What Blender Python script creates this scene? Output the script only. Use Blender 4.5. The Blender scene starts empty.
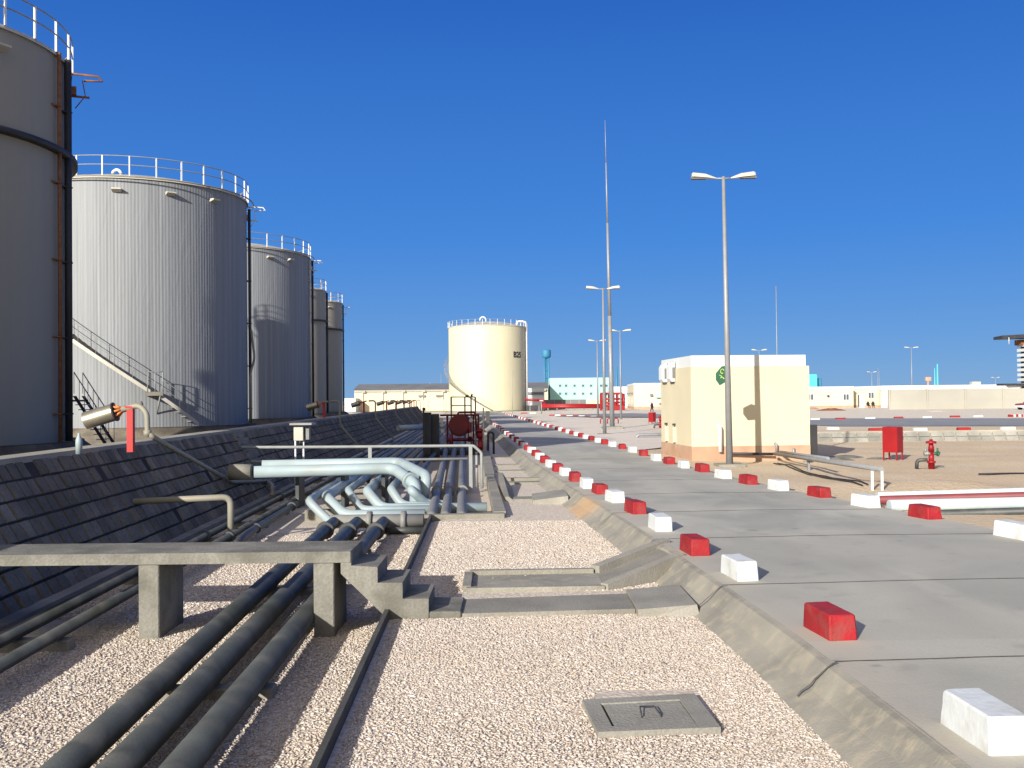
import bpy, bmesh, math, random
import numpy as np
from mathutils import Vector, Matrix, noise
R = math.radians
PI = math.pi
random.seed(7)
rng = np.random.default_rng(7)
scene = bpy.context.scene
col = scene.collection

# ------------------------------------------------------------------ camera
CAMZ = 2.5
F = 1000.0
th, ro = math.atan(15.3 / F), R(0.6)
f_ = Vector((0, math.cos(th), math.sin(th)))
r0 = Vector((1, 0, 0)); u0 = Vector((0, -math.sin(th), math.cos(th)))
r_ = r0 * math.cos(ro) - u0 * math.sin(ro)
u_ = r0 * math.sin(ro) + u0 * math.cos(ro)

def ray(px, py):
    return f_ * F + r_ * (px - 512) - u_ * (py - 384)
def at(px, py, z=0.0):
    """point of the plane Z=z seen at a pixel of the photograph (a survey of the place)"""
    d = ray(px, py); t = (z - CAMZ) / d.z
    return Vector((d.x * t, d.y * t, z))
def atY(px, py, Y):
    d = ray(px, py); t = Y / d.y
    return Vector((d.x * t, Y, CAMZ + d.z * t))

cam = bpy.data.cameras.new('camera')
cam.sensor_width = 36; cam.lens = 36 * F / 1024.0
cam.clip_start = 0.1; cam.clip_end = 9000
co = bpy.data.objects.new('camera', cam); col.objects.link(co)
co.matrix_world = Matrix((
    (r_.x, u_.x, -f_.x, 0), (r_.y, u_.y, -f_.y, 0), (r_.z, u_.z, -f_.z, CAMZ), (0, 0, 0, 1)))
scene.camera = co

# ------------------------------------------------------------------ light
SUN_EL, SUN_AZ = 19.5, 28.0            # azimuth: degrees from +Y towards +X of the shadow direction
w = bpy.data.worlds.new('World'); scene.world = w; w.use_nodes = True
nt = w.node_tree; bg = nt.nodes['Background']
sky = nt.nodes.new('ShaderNodeTexSky'); sky.sky_type = 'NISHITA'; sky.sun_disc = False
sky.sun_elevation = R(SUN_EL); sky.sun_rotation = R(180 + SUN_AZ)
sky.air_density = 0.75; sky.dust_density = 0.0; sky.ozone_density = 5.0; sky.altitude = 0
hs = nt.nodes.new('ShaderNodeHueSaturation'); hs.inputs['Saturation'].default_value = 1.22
nt.links.new(sky.outputs[0], hs.inputs['Color']); nt.links.new(hs.outputs[0], bg.inputs['Color'])
bg.inputs['Strength'].default_value = 0.05
# deep, even desert blue: an elevation gradient mixed over the sky texture
tcw = nt.nodes.new('ShaderNodeTexCoord'); sxw = nt.nodes.new('ShaderNodeSeparateXYZ'); nt.links.new(tcw.outputs['Generated'], sxw.inputs[0])
rw = nt.nodes.new('ShaderNodeValToRGB'); nt.links.new(sxw.outputs[2], rw.inputs[0]); e = rw.color_ramp.elements
SK = [(0.0, (.145, .295, .545)), (.05, (.11, .265, .575)), (.16, (.054, .205, .60)), (.38, (.022, .115, .47)), (1.0, (.010, .05, .28))]
while len(e) < len(SK): e.new(.5)
for i_, (p_, c_) in enumerate(SK): e[i_].position = p_; e[i_].color = (*c_, 1)
bg2 = nt.nodes.new('ShaderNodeBackground'); bg2.inputs['Strength'].default_value = .80
# the sky pales towards the sun (behind the camera), as a real clear sky does
vd = nt.nodes.new('ShaderNodeVectorMath'); vd.operation = 'DOT_PRODUCT'; nt.links.new(tcw.outputs['Generated'], vd.inputs[0]); vd.inputs[1].default_value = tuple(-v for v in (math.sin(R(SUN_AZ)) * math.cos(R(SUN_EL)), math.cos(R(SUN_AZ)) * math.cos(R(SUN_EL)), -math.sin(R(SUN_EL))))
mr = nt.nodes.new('ShaderNodeMapRange'); mr.interpolation_type = 'SMOOTHSTEP'; mr.inputs[1].default_value = .1; mr.inputs[2].default_value = 1.0; nt.links.new(vd.outputs['Value'], mr.inputs[0])
gl = nt.nodes.new('ShaderNodeMix'); gl.data_type = 'RGBA'; nt.links.new(mr.outputs[0], gl.inputs[0]); nt.links.new(rw.outputs[0], gl.inputs[6]); gl.inputs[7].default_value = (1.05, .95, .78, 1)
nt.links.new(gl.outputs[2], bg2.inputs['Color'])
mxw = nt.nodes.new('ShaderNodeMixShader'); mxw.inputs[0].default_value = .85
nt.links.new(bg.outputs[0], mxw.inputs[1]); nt.links.new(bg2.outputs[0], mxw.inputs[2]); nt.links.new(mxw.outputs[0], nt.nodes['World Output'].inputs['Surface'])
sl = bpy.data.lights.new('sun', 'SUN'); sl.energy = 5.0; sl.angle = R(0.53); sl.color = (1.0, 0.955, 0.88)
so = bpy.data.objects.new('sun', sl); col.objects.link(so)
sdir = Vector((math.sin(R(SUN_AZ)) * math.cos(R(SUN_EL)), math.cos(R(SUN_AZ)) * math.cos(R(SUN_EL)), -math.sin(R(SUN_EL))))
so.rotation_euler = sdir.to_track_quat('-Z', 'Y').to_euler()
so.location = (-30, -60, 40)
scene.view_settings.view_transform = 'Standard'; scene.view_settings.look = 'None'
scene.view_settings.exposure = 0.62; scene.view_settings.gamma = 1.0

# ------------------------------------------------------------------ mesh helpers
class MB:
    def __init__(s): s.v = []; s.f = []; s.sm = []; s.uv = {}
    def add(s, vs, fs, smooth=False):
        b = len(s.v); s.v += [Vector(p) for p in vs]
        for f in fs: s.f.append([b + i for i in f]); s.sm.append(smooth)
        return s
    def box(s, c, d, rz=0.0, taper=1.0, ax=None, bev=0.0):
        """c centre of the BASE, d (dx,dy,dz)"""
        c = Vector(c); hx, hy = d[0] / 2, d[1] / 2; cr, sr = math.cos(rz), math.sin(rz)
        def P(x, y, z): return (c.x + x * cr - y * sr, c.y + x * sr + y * cr, c.z + z)
        if bev > 0:
            b = bev; vs = []
            for (z, k, e) in ((0, 1, 0), (d[2] - b, taper, 0), (d[2], taper, b)):
                X, Y = hx * k - e, hy * k - e
                bb = b if e == 0 else b * .5
                for (x, y) in ((-X + bb, -Y), (X - bb, -Y), (X, -Y + bb), (X, Y - bb), (X - bb, Y), (-X + bb, Y), (-X, Y - bb), (-X, -Y + bb)):
                    vs.append(P(x, y, z))
            fs = [[7, 6, 5, 4, 3, 2, 1, 0], [16 + i for i in range(8)]]
            for L in (0, 8):
                for i in range(8): fs.append([L + i, L + (i + 1) % 8, L + 8 + (i + 1) % 8, L + 8 + i])
            return s.add(vs, fs)
        t = taper
        vs = [P(-hx, -hy, 0), P(hx, -hy, 0), P(hx, hy, 0), P(-hx, hy, 0),
              P(-hx * t, -hy * t, d[2]), P(hx * t, -hy * t, d[2]), P(hx * t, hy * t, d[2]), P(-hx * t, hy * t, d[2])]
        return s.add(vs, [[3, 2, 1, 0], [4, 5, 6, 7], [0, 1, 5, 4], [1, 2, 6, 5], [2, 3, 7, 6], [3, 0, 4, 7]])
    def hexa(s, lo, hi):
        """lo, hi: two quads of 4 points each"""
        return s.add(list(lo) + list(hi), [[3, 2, 1, 0], [4, 5, 6, 7], [0, 1, 5, 4], [1, 2, 6, 5], [2, 3, 7, 6], [3, 0, 4, 7]])
    def prism(s, poly, z0, z1):
        n = len(poly); vs = [(p[0], p[1], z0) for p in poly] + [(p[0], p[1], z1) for p in poly]
        return s.add(vs, [list(range(n))[::-1], list(range(n, 2 * n))] + [[i, (i + 1) % n, n + (i + 1) % n, n + i] for i in range(n)])
    def extr(s, poly3, vec):
        n = len(poly3); vec = Vector(vec); vs = [Vector(p) for p in poly3] + [Vector(p) + vec for p in poly3]
        return s.add(vs, [list(range(n))[::-1], list(range(n, 2 * n))] + [[i, (i + 1) % n, n + (i + 1) % n, n + i] for i in range(n)])
    def tube(s, pts, r, n=12, bend=0.0, closed=False, caps=True, r1=None):
        pts = [Vector(p) for p in pts]
        if bend > 0 and len(pts) > 2:
            q = [pts[0]]
            for i in range(1, len(pts) - 1):
                a, b, c = pts[i - 1], pts[i], pts[i + 1]
                l1, l2 = (a - b).length, (c - b).length
                k = min(bend, l1 * .45, l2 * .45)
                p0 = b + (a - b).normalized() * k; p2 = b + (c - b).normalized() * k
                for j in range(6):
                    t = j / 5; q.append(p0 * (1 - t) ** 2 + b * 2 * t * (1 - t) + p2 * t * t)
            q.append(pts[-1]); pts = q
        N = len(pts); T = []
        for i in range(N):
            if closed: t = pts[(i + 1) % N] - pts[i - 1]
            elif i == 0: t = pts[1] - pts[0]
            elif i == N - 1: t = pts[-1] - pts[-2]
            else: t = (pts[i + 1] - pts[i]).normalized() + (pts[i] - pts[i - 1]).normalized()
            T.append(t.normalized())
        up = Vector((0, 0, 1)) if abs(T[0].z) < .9 else Vector((1, 0, 0))
        nx = T[0].cross(up).normalized(); vs = []
        for i in range(N):
            nx = (nx - T[i] * nx.dot(T[i])).normalized(); ny = T[i].cross(nx)
            rr = r if r1 is None else r + (r1 - r) * i / (N - 1)
            for k in range(n):
                a = 2 * PI * k / n; vs.append(pts[i] + nx * math.cos(a) * rr + ny * math.sin(a) * rr)
        fs = []
        for i in range(N if closed else N - 1):
            j = (i + 1) % N
            for k in range(n): fs.append([i * n + k, i * n + (k + 1) % n, j * n + (k + 1) % n, j * n + k])
        s.add(vs, fs, True)
        if caps and not closed:
            b = len(s.v) - len(vs)
            s.f.append([b + k for k in range(n)][::-1]); s.sm.append(False)
            s.f.append([b + (N - 1) * n + k for k in range(n)]); s.sm.append(False)
        return s
    def lathe(s, c, prof, n=48, smooth=True, a0=0, a1=2 * PI):
        c = Vector(c); full = abs(a1 - a0 - 2 * PI) < 1e-6; m = n if full else n + 1; vs = []
        for (r, z) in prof:
            for k in range(m):
                a = a0 + (a1 - a0) * k / n; vs.append((c.x + r * math.cos(a), c.y + r * math.sin(a), c.z + z))
        fs = []
        for i in range(len(prof) - 1):
            for k in range(n):
                k2 = (k + 1) % m; fs.append([i * m + k, i * m + k2, (i + 1) * m + k2, (i + 1) * m + k])
        return s.add(vs, fs, smooth)
    def sheet(s, rows):
        """rows of points -> a grid sheet"""
        n = len(rows[0]); vs = [p for r in rows for p in r]
        return s.add(vs, [[i * n + k, i * n + k + 1, (i + 1) * n + k + 1, (i + 1) * n + k] for i in range(len(rows) - 1) for k in range(n - 1)])
    def mesh(s, name, m, org=(0, 0, 0)):
        o = Vector(org); me = bpy.data.meshes.new(name)
        me.from_pydata([p - o for p in s.v], [], s.f)
        me.polygons.foreach_set('use_smooth', s.sm)
        me.materials.append(m); me.update(); return me

ROOT = {}
def tag(o, label=None, cat=None, group=None, kind=None):
    if label: o['label'] = label
    if cat: o['category'] = cat
    if group: o['group'] = group
    if kind: o['kind'] = kind
    return o
def thing(name, label, cat, loc, group=None):
    o = bpy.data.objects.new(name, None); col.objects.link(o); o.location = loc
    o.empty_display_size = .2; tag(o, label, cat, group); ROOT[o.name] = Vector(loc); return o
def part(name, mb, m, parent, label=None):
    org = ROOT[parent.name]
    o = bpy.data.objects.new(name, mb.mesh(name, m, org)); col.objects.link(o); o.parent = parent
    ROOT[o.name] = org
    if label: o['label'] = label
    return o
def solo(name, mb, m, label, cat, loc, group=None):
    o = bpy.data.objects.new(name, mb.mesh(name, m, loc)); col.objects.link(o); o.location = loc
    ROOT[o.name] = Vector(loc); return tag(o, label, cat, group)
def struct(name, mb, m, kind='structure'):
    o = bpy.data.objects.new(name, mb.mesh(name, m)); col.objects.link(o); o['kind'] = kind; return o
def copy_tree(o, parent=None, loc=None, rz=None, label=None):
    c = o.copy(); col.objects.link(c)
    if parent: c.parent = parent
    if loc is not None: c.location = loc
    if rz is not None: c.rotation_euler = (0, 0, rz)
    if label: c['label'] = label
    for ch in list(o.children): copy_tree(ch, c)
    return c

# ------------------------------------------------------------------ materials
def mat(name, c, rough=.75, metal=0.0, var=.12, scale=1.5, bump=.15, bscale=30, streak=None, dirt=None, dscale=.6, coord='Object', spec=.4, grain=.0, island=0):
    m = bpy.data.materials.new(name); m.use_nodes = True; t = m.node_tree; N = t.nodes; L = t.links
    b = N['Principled BSDF']; b.inputs['Roughness'].default_value = rough; b.inputs['Metallic'].default_value = metal
    b.inputs['Specular IOR Level'].default_value = spec
    if coord == 'World':
        g = N.new('ShaderNodeNewGeometry'); src = g.outputs['Position']
    else:
        g = N.new('ShaderNodeTexCoord'); oi = N.new('ShaderNodeObjectInfo')
        ad = N.new('ShaderNodeVectorMath'); ad.operation = 'ADD'
        mu = N.new('ShaderNodeMath'); mu.operation = 'MULTIPLY'; mu.inputs[1].default_value = 50
        L.new(oi.outputs['Random'], mu.inputs[0]); L.new(g.outputs['Object'], ad.inputs[0]); L.new(mu.outputs[0], ad.inputs[1]); src = ad.outputs[0]
    def nz(sc, det=4, mp=None):
        n = N.new('ShaderNodeTexNoise'); n.inputs['Scale'].default_value = sc; n.inputs['Detail'].default_value = det
        if mp:
            k = N.new('ShaderNodeMapping'); k.inputs['Scale'].default_value = mp; L.new(src, k.inputs[0]); L.new(k.outputs[0], n.inputs['Vector'])
        else: L.new(src, n.inputs['Vector'])
        return n
    def mix(fac, a, bb):
        x = N.new('ShaderNodeMix'); x.data_type = 'RGBA'
        L.new(fac, x.inputs[0])
        for sock, val in ((x.inputs[6], a), (x.inputs[7], bb)):
            if isinstance(val, tuple): sock.default_value = (*val, 1)
            else: L.new(val, sock)
        return x.outputs[2]
    def ramp(fac, lo, hi):
        x = N.new('ShaderNodeMapRange'); x.inputs[1].default_value = lo; x.inputs[2].default_value = hi; L.new(fac, x.inputs[0]); return x.outputs[0]
    k = lambda q: tuple(max(0, min(1, v * q)) for v in c)
    cc = mix(ramp(nz(scale, 6).outputs[0], .3, .7), k(1 - var), k(1 + var))
    if island:
        gi = N.new('ShaderNodeNewGeometry'); im = N.new('ShaderNodeMix'); im.data_type = 'RGBA'; im.blend_type = 'MULTIPLY'; im.inputs[0].default_value = 1
        ir = N.new('ShaderNodeMapRange'); ir.inputs[3].default_value = 1 - island; ir.inputs[4].default_value = 1 + island; L.new(gi.outputs['Random Per Island'], ir.inputs[0])
        L.new(cc, im.inputs[6]); L.new(ir.outputs[0], im.inputs[7]); cc = im.outputs[2]
    if grain > 0:
        cc = mix(ramp(nz(bscale, 5).outputs[0], .35, .65), k(1 - grain), cc) if False else cc
        gm = N.new('ShaderNodeMix'); gm.data_type = 'RGBA'; gm.blend_type = 'MULTIPLY'; gm.inputs[0].default_value = grain
        L.new(cc, gm.inputs[6]); gr = ramp(nz(bscale, 6).outputs[0], .3, .7); L.new(gr, gm.inputs[7]); cc = gm.outputs[2]
    if streak:
        sc_, q, amt = streak
        fx = ramp(nz(sc_, 3, (1, 1, .02)).outputs[0], .45, .72)
        mm = N.new('ShaderNodeMath'); mm.operation = 'MULTIPLY'; mm.inputs[1].default_value = amt; L.new(fx, mm.inputs[0])
        cc = mix(mm.outputs[0], cc, q)
    if dirt:
        dc, lo, hi, amt = dirt
        fx = ramp(nz(dscale, 7).outputs[0], lo, hi)
        mm = N.new('ShaderNodeMath'); mm.operation = 'MULTIPLY'; mm.inputs[1].default_value = amt; L.new(fx, mm.inputs[0])
        cc = mix(mm.outputs[0], cc, dc)
    L.new(cc, b.inputs['Base Color'])
    if bump > 0:
        bp = N.new('ShaderNodeBump'); bp.inputs['Strength'].default_value = bump; bp.inputs['Distance'].default_value = .02
        L.new(nz(bscale, 5).outputs[0], bp.inputs['Height']); L.new(bp.outputs[0], b.inputs['Normal'])
    m['mix'] = 1
    return m

M = {}
M['concrete'] = mat('concrete', (.255, .24, .20), .9, var=.2, scale=1.2, bump=.5, bscale=35, dirt=((.17, .155, .125), .48, .66, .6), dscale=1.7, grain=.25, coord='World')
M['concrete_light'] = mat('concrete_light', (.28, .265, .225), .9, var=.18, scale=1.4, bump=.45, bscale=40, dirt=((.17, .15, .12), .5, .7, .5), dscale=1.1, grain=.2, coord='World')
M['concrete_old'] = mat('weathered_concrete', (.215, .205, .175), .9, var=.2, scale=1.3, bump=.5, bscale=35, dirt=((.095, .09, .07), .46, .64, .75), dscale=2.3, grain=.25, streak=(6.0, (.12, .115, .09), .5), coord='World')
M['block'] = mat('dike_block', (.185, .16, .122), .92, island=.28, var=.3, scale=1.3, bump=.6, bscale=22, dirt=((.07, .062, .05), .45, .68, .6), dscale=.9, grain=.35, coord='World')
M['edge_dark'] = mat('dark_edging', (.07, .068, .06), .9, var=.3, scale=2, bump=.4, grain=.2, coord='World')
M['block_joint'] = mat('dike_joint', (.03, .029, .027), .95, var=.3, scale=3, coord='World')
M['crest'] = mat('dike_crest', (.36, .33, .26), .9, var=.2, scale=1.0, bump=.4, coord='World', grain=.2)
M['wallblock'] = mat('slope_block', (.26, .25, .22), .92, island=.15, var=.25, scale=1.0, bump=.5, bscale=20, coord='World', grain=.2)
M['pipe_dark'] = mat('pipe_dark_grey', (.055, .060, .058), .5, var=.3, scale=2.2, bump=.12, bscale=50, dirt=((.12, .11, .095), .5, .75, .6), dscale=2.6, coord='World', grain=.25)
M['pipe_grey'] = mat('pipe_grey', (.18, .178, .165), .55, var=.15, scale=3, bump=.1, dirt=((.2, .18, .15), .52, .75, .5), dscale=2.2, coord='World')
M['pipe_pale'] = mat('pipe_pale_blue', (.28, .345, .36), .5, var=.08, scale=2, bump=.05, dirt=((.23, .245, .22), .45, .75, .6), dscale=1.5, coord='World')
M['rail_grey'] = mat('rail_grey', (.23, .24, .23), .55, var=.12, scale=3, bump=.08, dirt=((.3, .2, .12), .58, .75, .6), dscale=2.5, coord='World')
M['pipe_beige'] = mat('pipe_beige', (.24, .225, .175), .6, var=.12, scale=3, bump=.1, dirt=((.22, .17, .11), .5, .75, .5), dscale=3, coord='World')
M['pipe_white'] = mat('pipe_bluish_white', (.40, .46, .475), .55, var=.08, scale=2, bump=.05, dirt=((.32, .31, .27), .5, .8, .5), dscale=1.5, coord='World')
M['pipe_maroon'] = mat('pipe_maroon', (.17, .035, .04), .55, var=.15, scale=2, bump=.08, coord='World')
M['red'] = mat('red_paint', (.25, .007, .010), .45, var=.12, scale=2, bump=.05)
M['red_dark'] = mat('dark_red_paint', (.13, .007, .010), .5, var=.25, scale=2, bump=.1)
M['red_block'] = mat('red_block_paint', (.26, .009, .013), .75, var=.2, scale=4, bump=.5, bscale=28, dirt=((.20, .06, .05), .5, .75, .7), dscale=5)
M['white_block'] = mat('white_block_paint', (.55, .575, .575), .8, var=.06, scale=4, bump=.25, bscale=14, dirt=((.33, .30, .25), .5, .75, .7), dscale=4)
M['white'] = mat('white_paint', (.58, .59, .58), .6, var=.05, scale=2, bump=.05)
M['offwhite'] = mat('offwhite_paint', (.46, .44, .37), .6, var=.08, scale=1, bump=.06, dirt=((.33, .28, .2), .5, .75, .5))
M['galv'] = mat('galvanised_steel', (.25, .255, .26), .5, .25, var=.08, scale=4, bump=.03)
M['black'] = mat('black_rubber', (.015, .015, .016), .6)
M['dark'] = mat('dark_paint', (.03, .03, .033), .6, var=.2)
M['rust'] = mat('rusty_brown', (.2, .085, .035), .8, var=.3, scale=5, bump=.3)
M['orange'] = mat('orange_flange', (.55, .2, .06), .5, var=.2, scale=8)
M['steel_beige'] = mat('tank_warm_grey', (.28, .26, .205), .6, var=.03, scale=.3, bump=.04, bscale=3, streak=(2.0, (.235, .225, .19), .45), dirt=((.23, .21, .17), .55, .8, .4), dscale=.25)
M['cream'] = mat('cream_wall', (.56, .50, .35), .9, var=.04, scale=.8, bump=.25, bscale=45, dirt=((.52, .46, .31), .5, .8, .5), dscale=.7, coord='World')
M['cream_tank'] = mat('cream_tank_paint', (.54, .50, .34), .5, var=.03, scale=.3, bump=.03, streak=(1.5, (.49, .45, .31), .4))
M['pale_cream'] = mat('pale_cream_wall', (.55, .50, .38), .9, var=.04, scale=.4, bump=.1, dirt=((.52, .43, .3), .5, .8, .4), dscale=.3, coord='World')
M['pink'] = mat('terracotta_base_band', (.40, .245, .16), .9, var=.12, scale=1.5, bump=.3, dirt=((.44, .33, .24), .45, .7, .7), dscale=1.2, coord='World')
M['white_wall'] = mat('white_parapet', (.58, .60, .59), .85, var=.04, scale=.8, bump=.1, dirt=((.6, .58, .52), .55, .8, .4), coord='World')
M['roof_grey'] = mat('roof_grey', (.15, .15, .15), .8, var=.15, scale=.3, coord='World')
M['grey_wall'] = mat('grey_boundary_wall', (.33, .315, .27), .9, var=.1, scale=.15, bump=.2, dirt=((.28, .26, .22), .5, .75, .5), dscale=.12, coord='World')
M['mint'] = mat('mint_wall', (.32, .54, .49), .85, var=.04, scale=.2, coord='World')
M['teal'] = mat('teal_paint', (.03, .17, .29), .6, var=.1, scale=.5)
M['cyan'] = mat('cyan_paint', (.08, .46, .50), .6, var=.08, scale=.4)
M['glass'] = mat('dark_window_glass', (.09, .10, .11), .15, var=.1)
M['green'] = mat('green_sign_paint', (.03, .10, .06), .5, var=.1)
M['yellow'] = mat('yellow_green_print', (.45, .58, .12), .5, var=.1)
M['skin'] = mat('skin', (.22, .12, .08), .6)
M['cloth'] = mat('dark_cloth', (.02, .018, .025), .9, var=.3, scale=10)
M['road'] = None

def node_mat(name):
    m = bpy.data.materials.new(name); m.use_nodes = True; return m, m.node_tree.nodes, m.node_tree.links, m.node_tree.nodes['Principled BSDF']
def nnoise(N, L, src, sc, det=5, mp=None, dist=0):
    n = N.new('ShaderNodeTexNoise'); n.inputs['Scale'].default_value = sc; n.inputs['Detail'].default_value = det; n.inputs['Distortion'].default_value = dist
    if mp:
        k = N.new('ShaderNodeMapping'); k.inputs['Scale'].default_value = mp; L.new(src, k.inputs[0]); src = k.outputs[0]
    L.new(src, n.inputs['Vector']); return n.outputs[0]
def nramp(N, L, fac, stops):
    x = N.new('ShaderNodeValToRGB'); e = x.color_ramp.elements
    while len(e) < len(stops): e.new(.5)
    for i, (p, c) in enumerate(stops): e[i].position = p; e[i].color = (*c, 1)
    L.new(fac, x.inputs[0]); return x.outputs[0]
def nmap(N, L, fac, a, b, c=0, d=1):
    x = N.new('ShaderNodeMapRange'); L.new(fac, x.inputs[0])
    for i, v in enumerate((a, b, c, d)): x.inputs[1 + i].default_value = v
    return x.outputs[0]
def nmix(N, L, fac, a, b, mode='MIX'):
    x = N.new('ShaderNodeMix'); x.data_type = 'RGBA'; x.blend_type = mode
    if isinstance(fac, (int, float)): x.inputs[0].default_value = fac
    else: L.new(fac, x.inputs[0])
    for s_, v in ((x.inputs[6], a), (x.inputs[7], b)):
        if isinstance(v, tuple): s_.default_value = (*v, 1)
        else: L.new(v, s_)
    return x.outputs[2]

# corrugated aluminium cladding of two tanks (ribs follow the angle round the shell)
def clad_mat():
    m, N, L, b = node_mat('corrugated_cladding')
    tc = N.new('ShaderNodeTexCoord'); sx = N.new('ShaderNodeSeparateXYZ'); L.new(tc.outputs['Object'], sx.inputs[0])
    an = N.new('ShaderNodeMath'); an.operation = 'ARCTAN2'; L.new(sx.outputs[1], an.inputs[0]); L.new(sx.outputs[0], an.inputs[1])
    cb = N.new('ShaderNodeCombineXYZ'); L.new(an.outputs[0], cb.inputs[0]); L.new(sx.outputs[2], cb.inputs[2]); src = cb.outputs[0]
    wv = N.new('ShaderNodeMath'); wv.operation = 'MULTIPLY'; wv.inputs[1].default_value = 230; L.new(an.outputs[0], wv.inputs[0])
    sn = N.new('ShaderNodeMath'); sn.operation = 'SINE'; L.new(wv.outputs[0], sn.inputs[0])
    st = nnoise(N, L, src, 1, 4, (26, 1, .10), .3); st2 = nnoise(N, L, src, 1, 2, (7, 1, .03)); st3 = nnoise(N, L, src, 1, 4, (70, 1, .03))
    c = nmix(N, L, nmap(N, L, st, .35, .68), (.20, .21, .218), (.265, .277, .288))
    c = nmix(N, L, nmap(N, L, st2, .45, .75, 0, .5), c, (.25, .255, .26))
    c = nmix(N, L, nmap(N, L, st3, .45, .68, 0, .6), c, (.165, .172, .18))
    L.new(c, b.inputs['Base Color']); b.inputs['Metallic'].default_value = .1; b.inputs['Roughness'].default_value = .7
    # sheets buckle a little: a wide wobble on top of the ribs
    wb = nnoise(N, L, src, 1, 2, (14, 1, .5), 1.0)
    ad = N.new('ShaderNodeMath'); ad.operation = 'MULTIPLY_ADD'; ad.inputs[1].default_value = 5.0; L.new(wb, ad.inputs[0]); L.new(sn.outputs[0], ad.inputs[2])
    bp = N.new('ShaderNodeBump'); bp.inputs['Strength'].default_value = .2; bp.inputs['Distance'].default_value = .02; L.new(ad.outputs[0], bp.inputs['Height'])
    L.new(bp.outputs[0], b.inputs['Normal']); return m
M['clad'] = clad_mat()

STONE = [(0, (.28, .22, .17)), (.12, (.39, .315, .25)), (.3, (.485, .41, .345)), (.6, (.52, .455, .39)), (.8, (.43, .365, .30)), (.94, (.64, .60, .54)), (1, (.34, .31, .275))]
def gravel_mat():
    m, N, L, b = node_mat('gravel_bed'); g = N.new('ShaderNodeNewGeometry'); src = g.outputs['Position']
    v = N.new('ShaderNodeTexVoronoi'); v.inputs['Scale'].default_value = 26; L.new(src, v.inputs['Vector'])
    sp = N.new('ShaderNodeSeparateColor'); L.new(v.outputs['Color'], sp.inputs[0])
    c = nramp(N, L, sp.outputs[0], STONE)
    ed = nmap(N, L, v.outputs['Distance'], .35, .75)
    c = nmix(N, L, .35, c, (.80, .71, .57)); c = nmix(N, L, ed, c, (.42, .355, .27))
    c = nmix(N, L, nmap(N, L, nnoise(N, L, src, .7, 5), .5, .72, 0, .4), c, (.56, .47, .38))
    L.new(c, b.inputs['Base Color']); b.inputs['Roughness'].default_value = .95
    iv = nmap(N, L, v.outputs['Distance'], 0, .7, 1, 0)
    bp = N.new('ShaderNodeBump'); bp.inputs['Strength'].default_value = .45; bp.inputs['Distance'].default_value = .010; L.new(iv, bp.inputs['Height']); L.new(bp.outputs[0], b.inputs['Normal'])
    return m
M['gravel'] = gravel_mat()
def stone_mat():
    m, N, L, b = node_mat('gravel_stone'); g = N.new('ShaderNodeNewGeometry')
    c = nramp(N, L, g.outputs['Random Per Island'], STONE)
    c = nmix(N, L, nmap(N, L, nnoise(N, L, g.outputs['Position'], .7, 5), .5, .72, 0, .35), c, (.50, .41, .32))
    L.new(c, b.inputs['Base Color']); b.inputs['Roughness'].default_value = .9; return m
M['stone'] = stone_mat()
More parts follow.
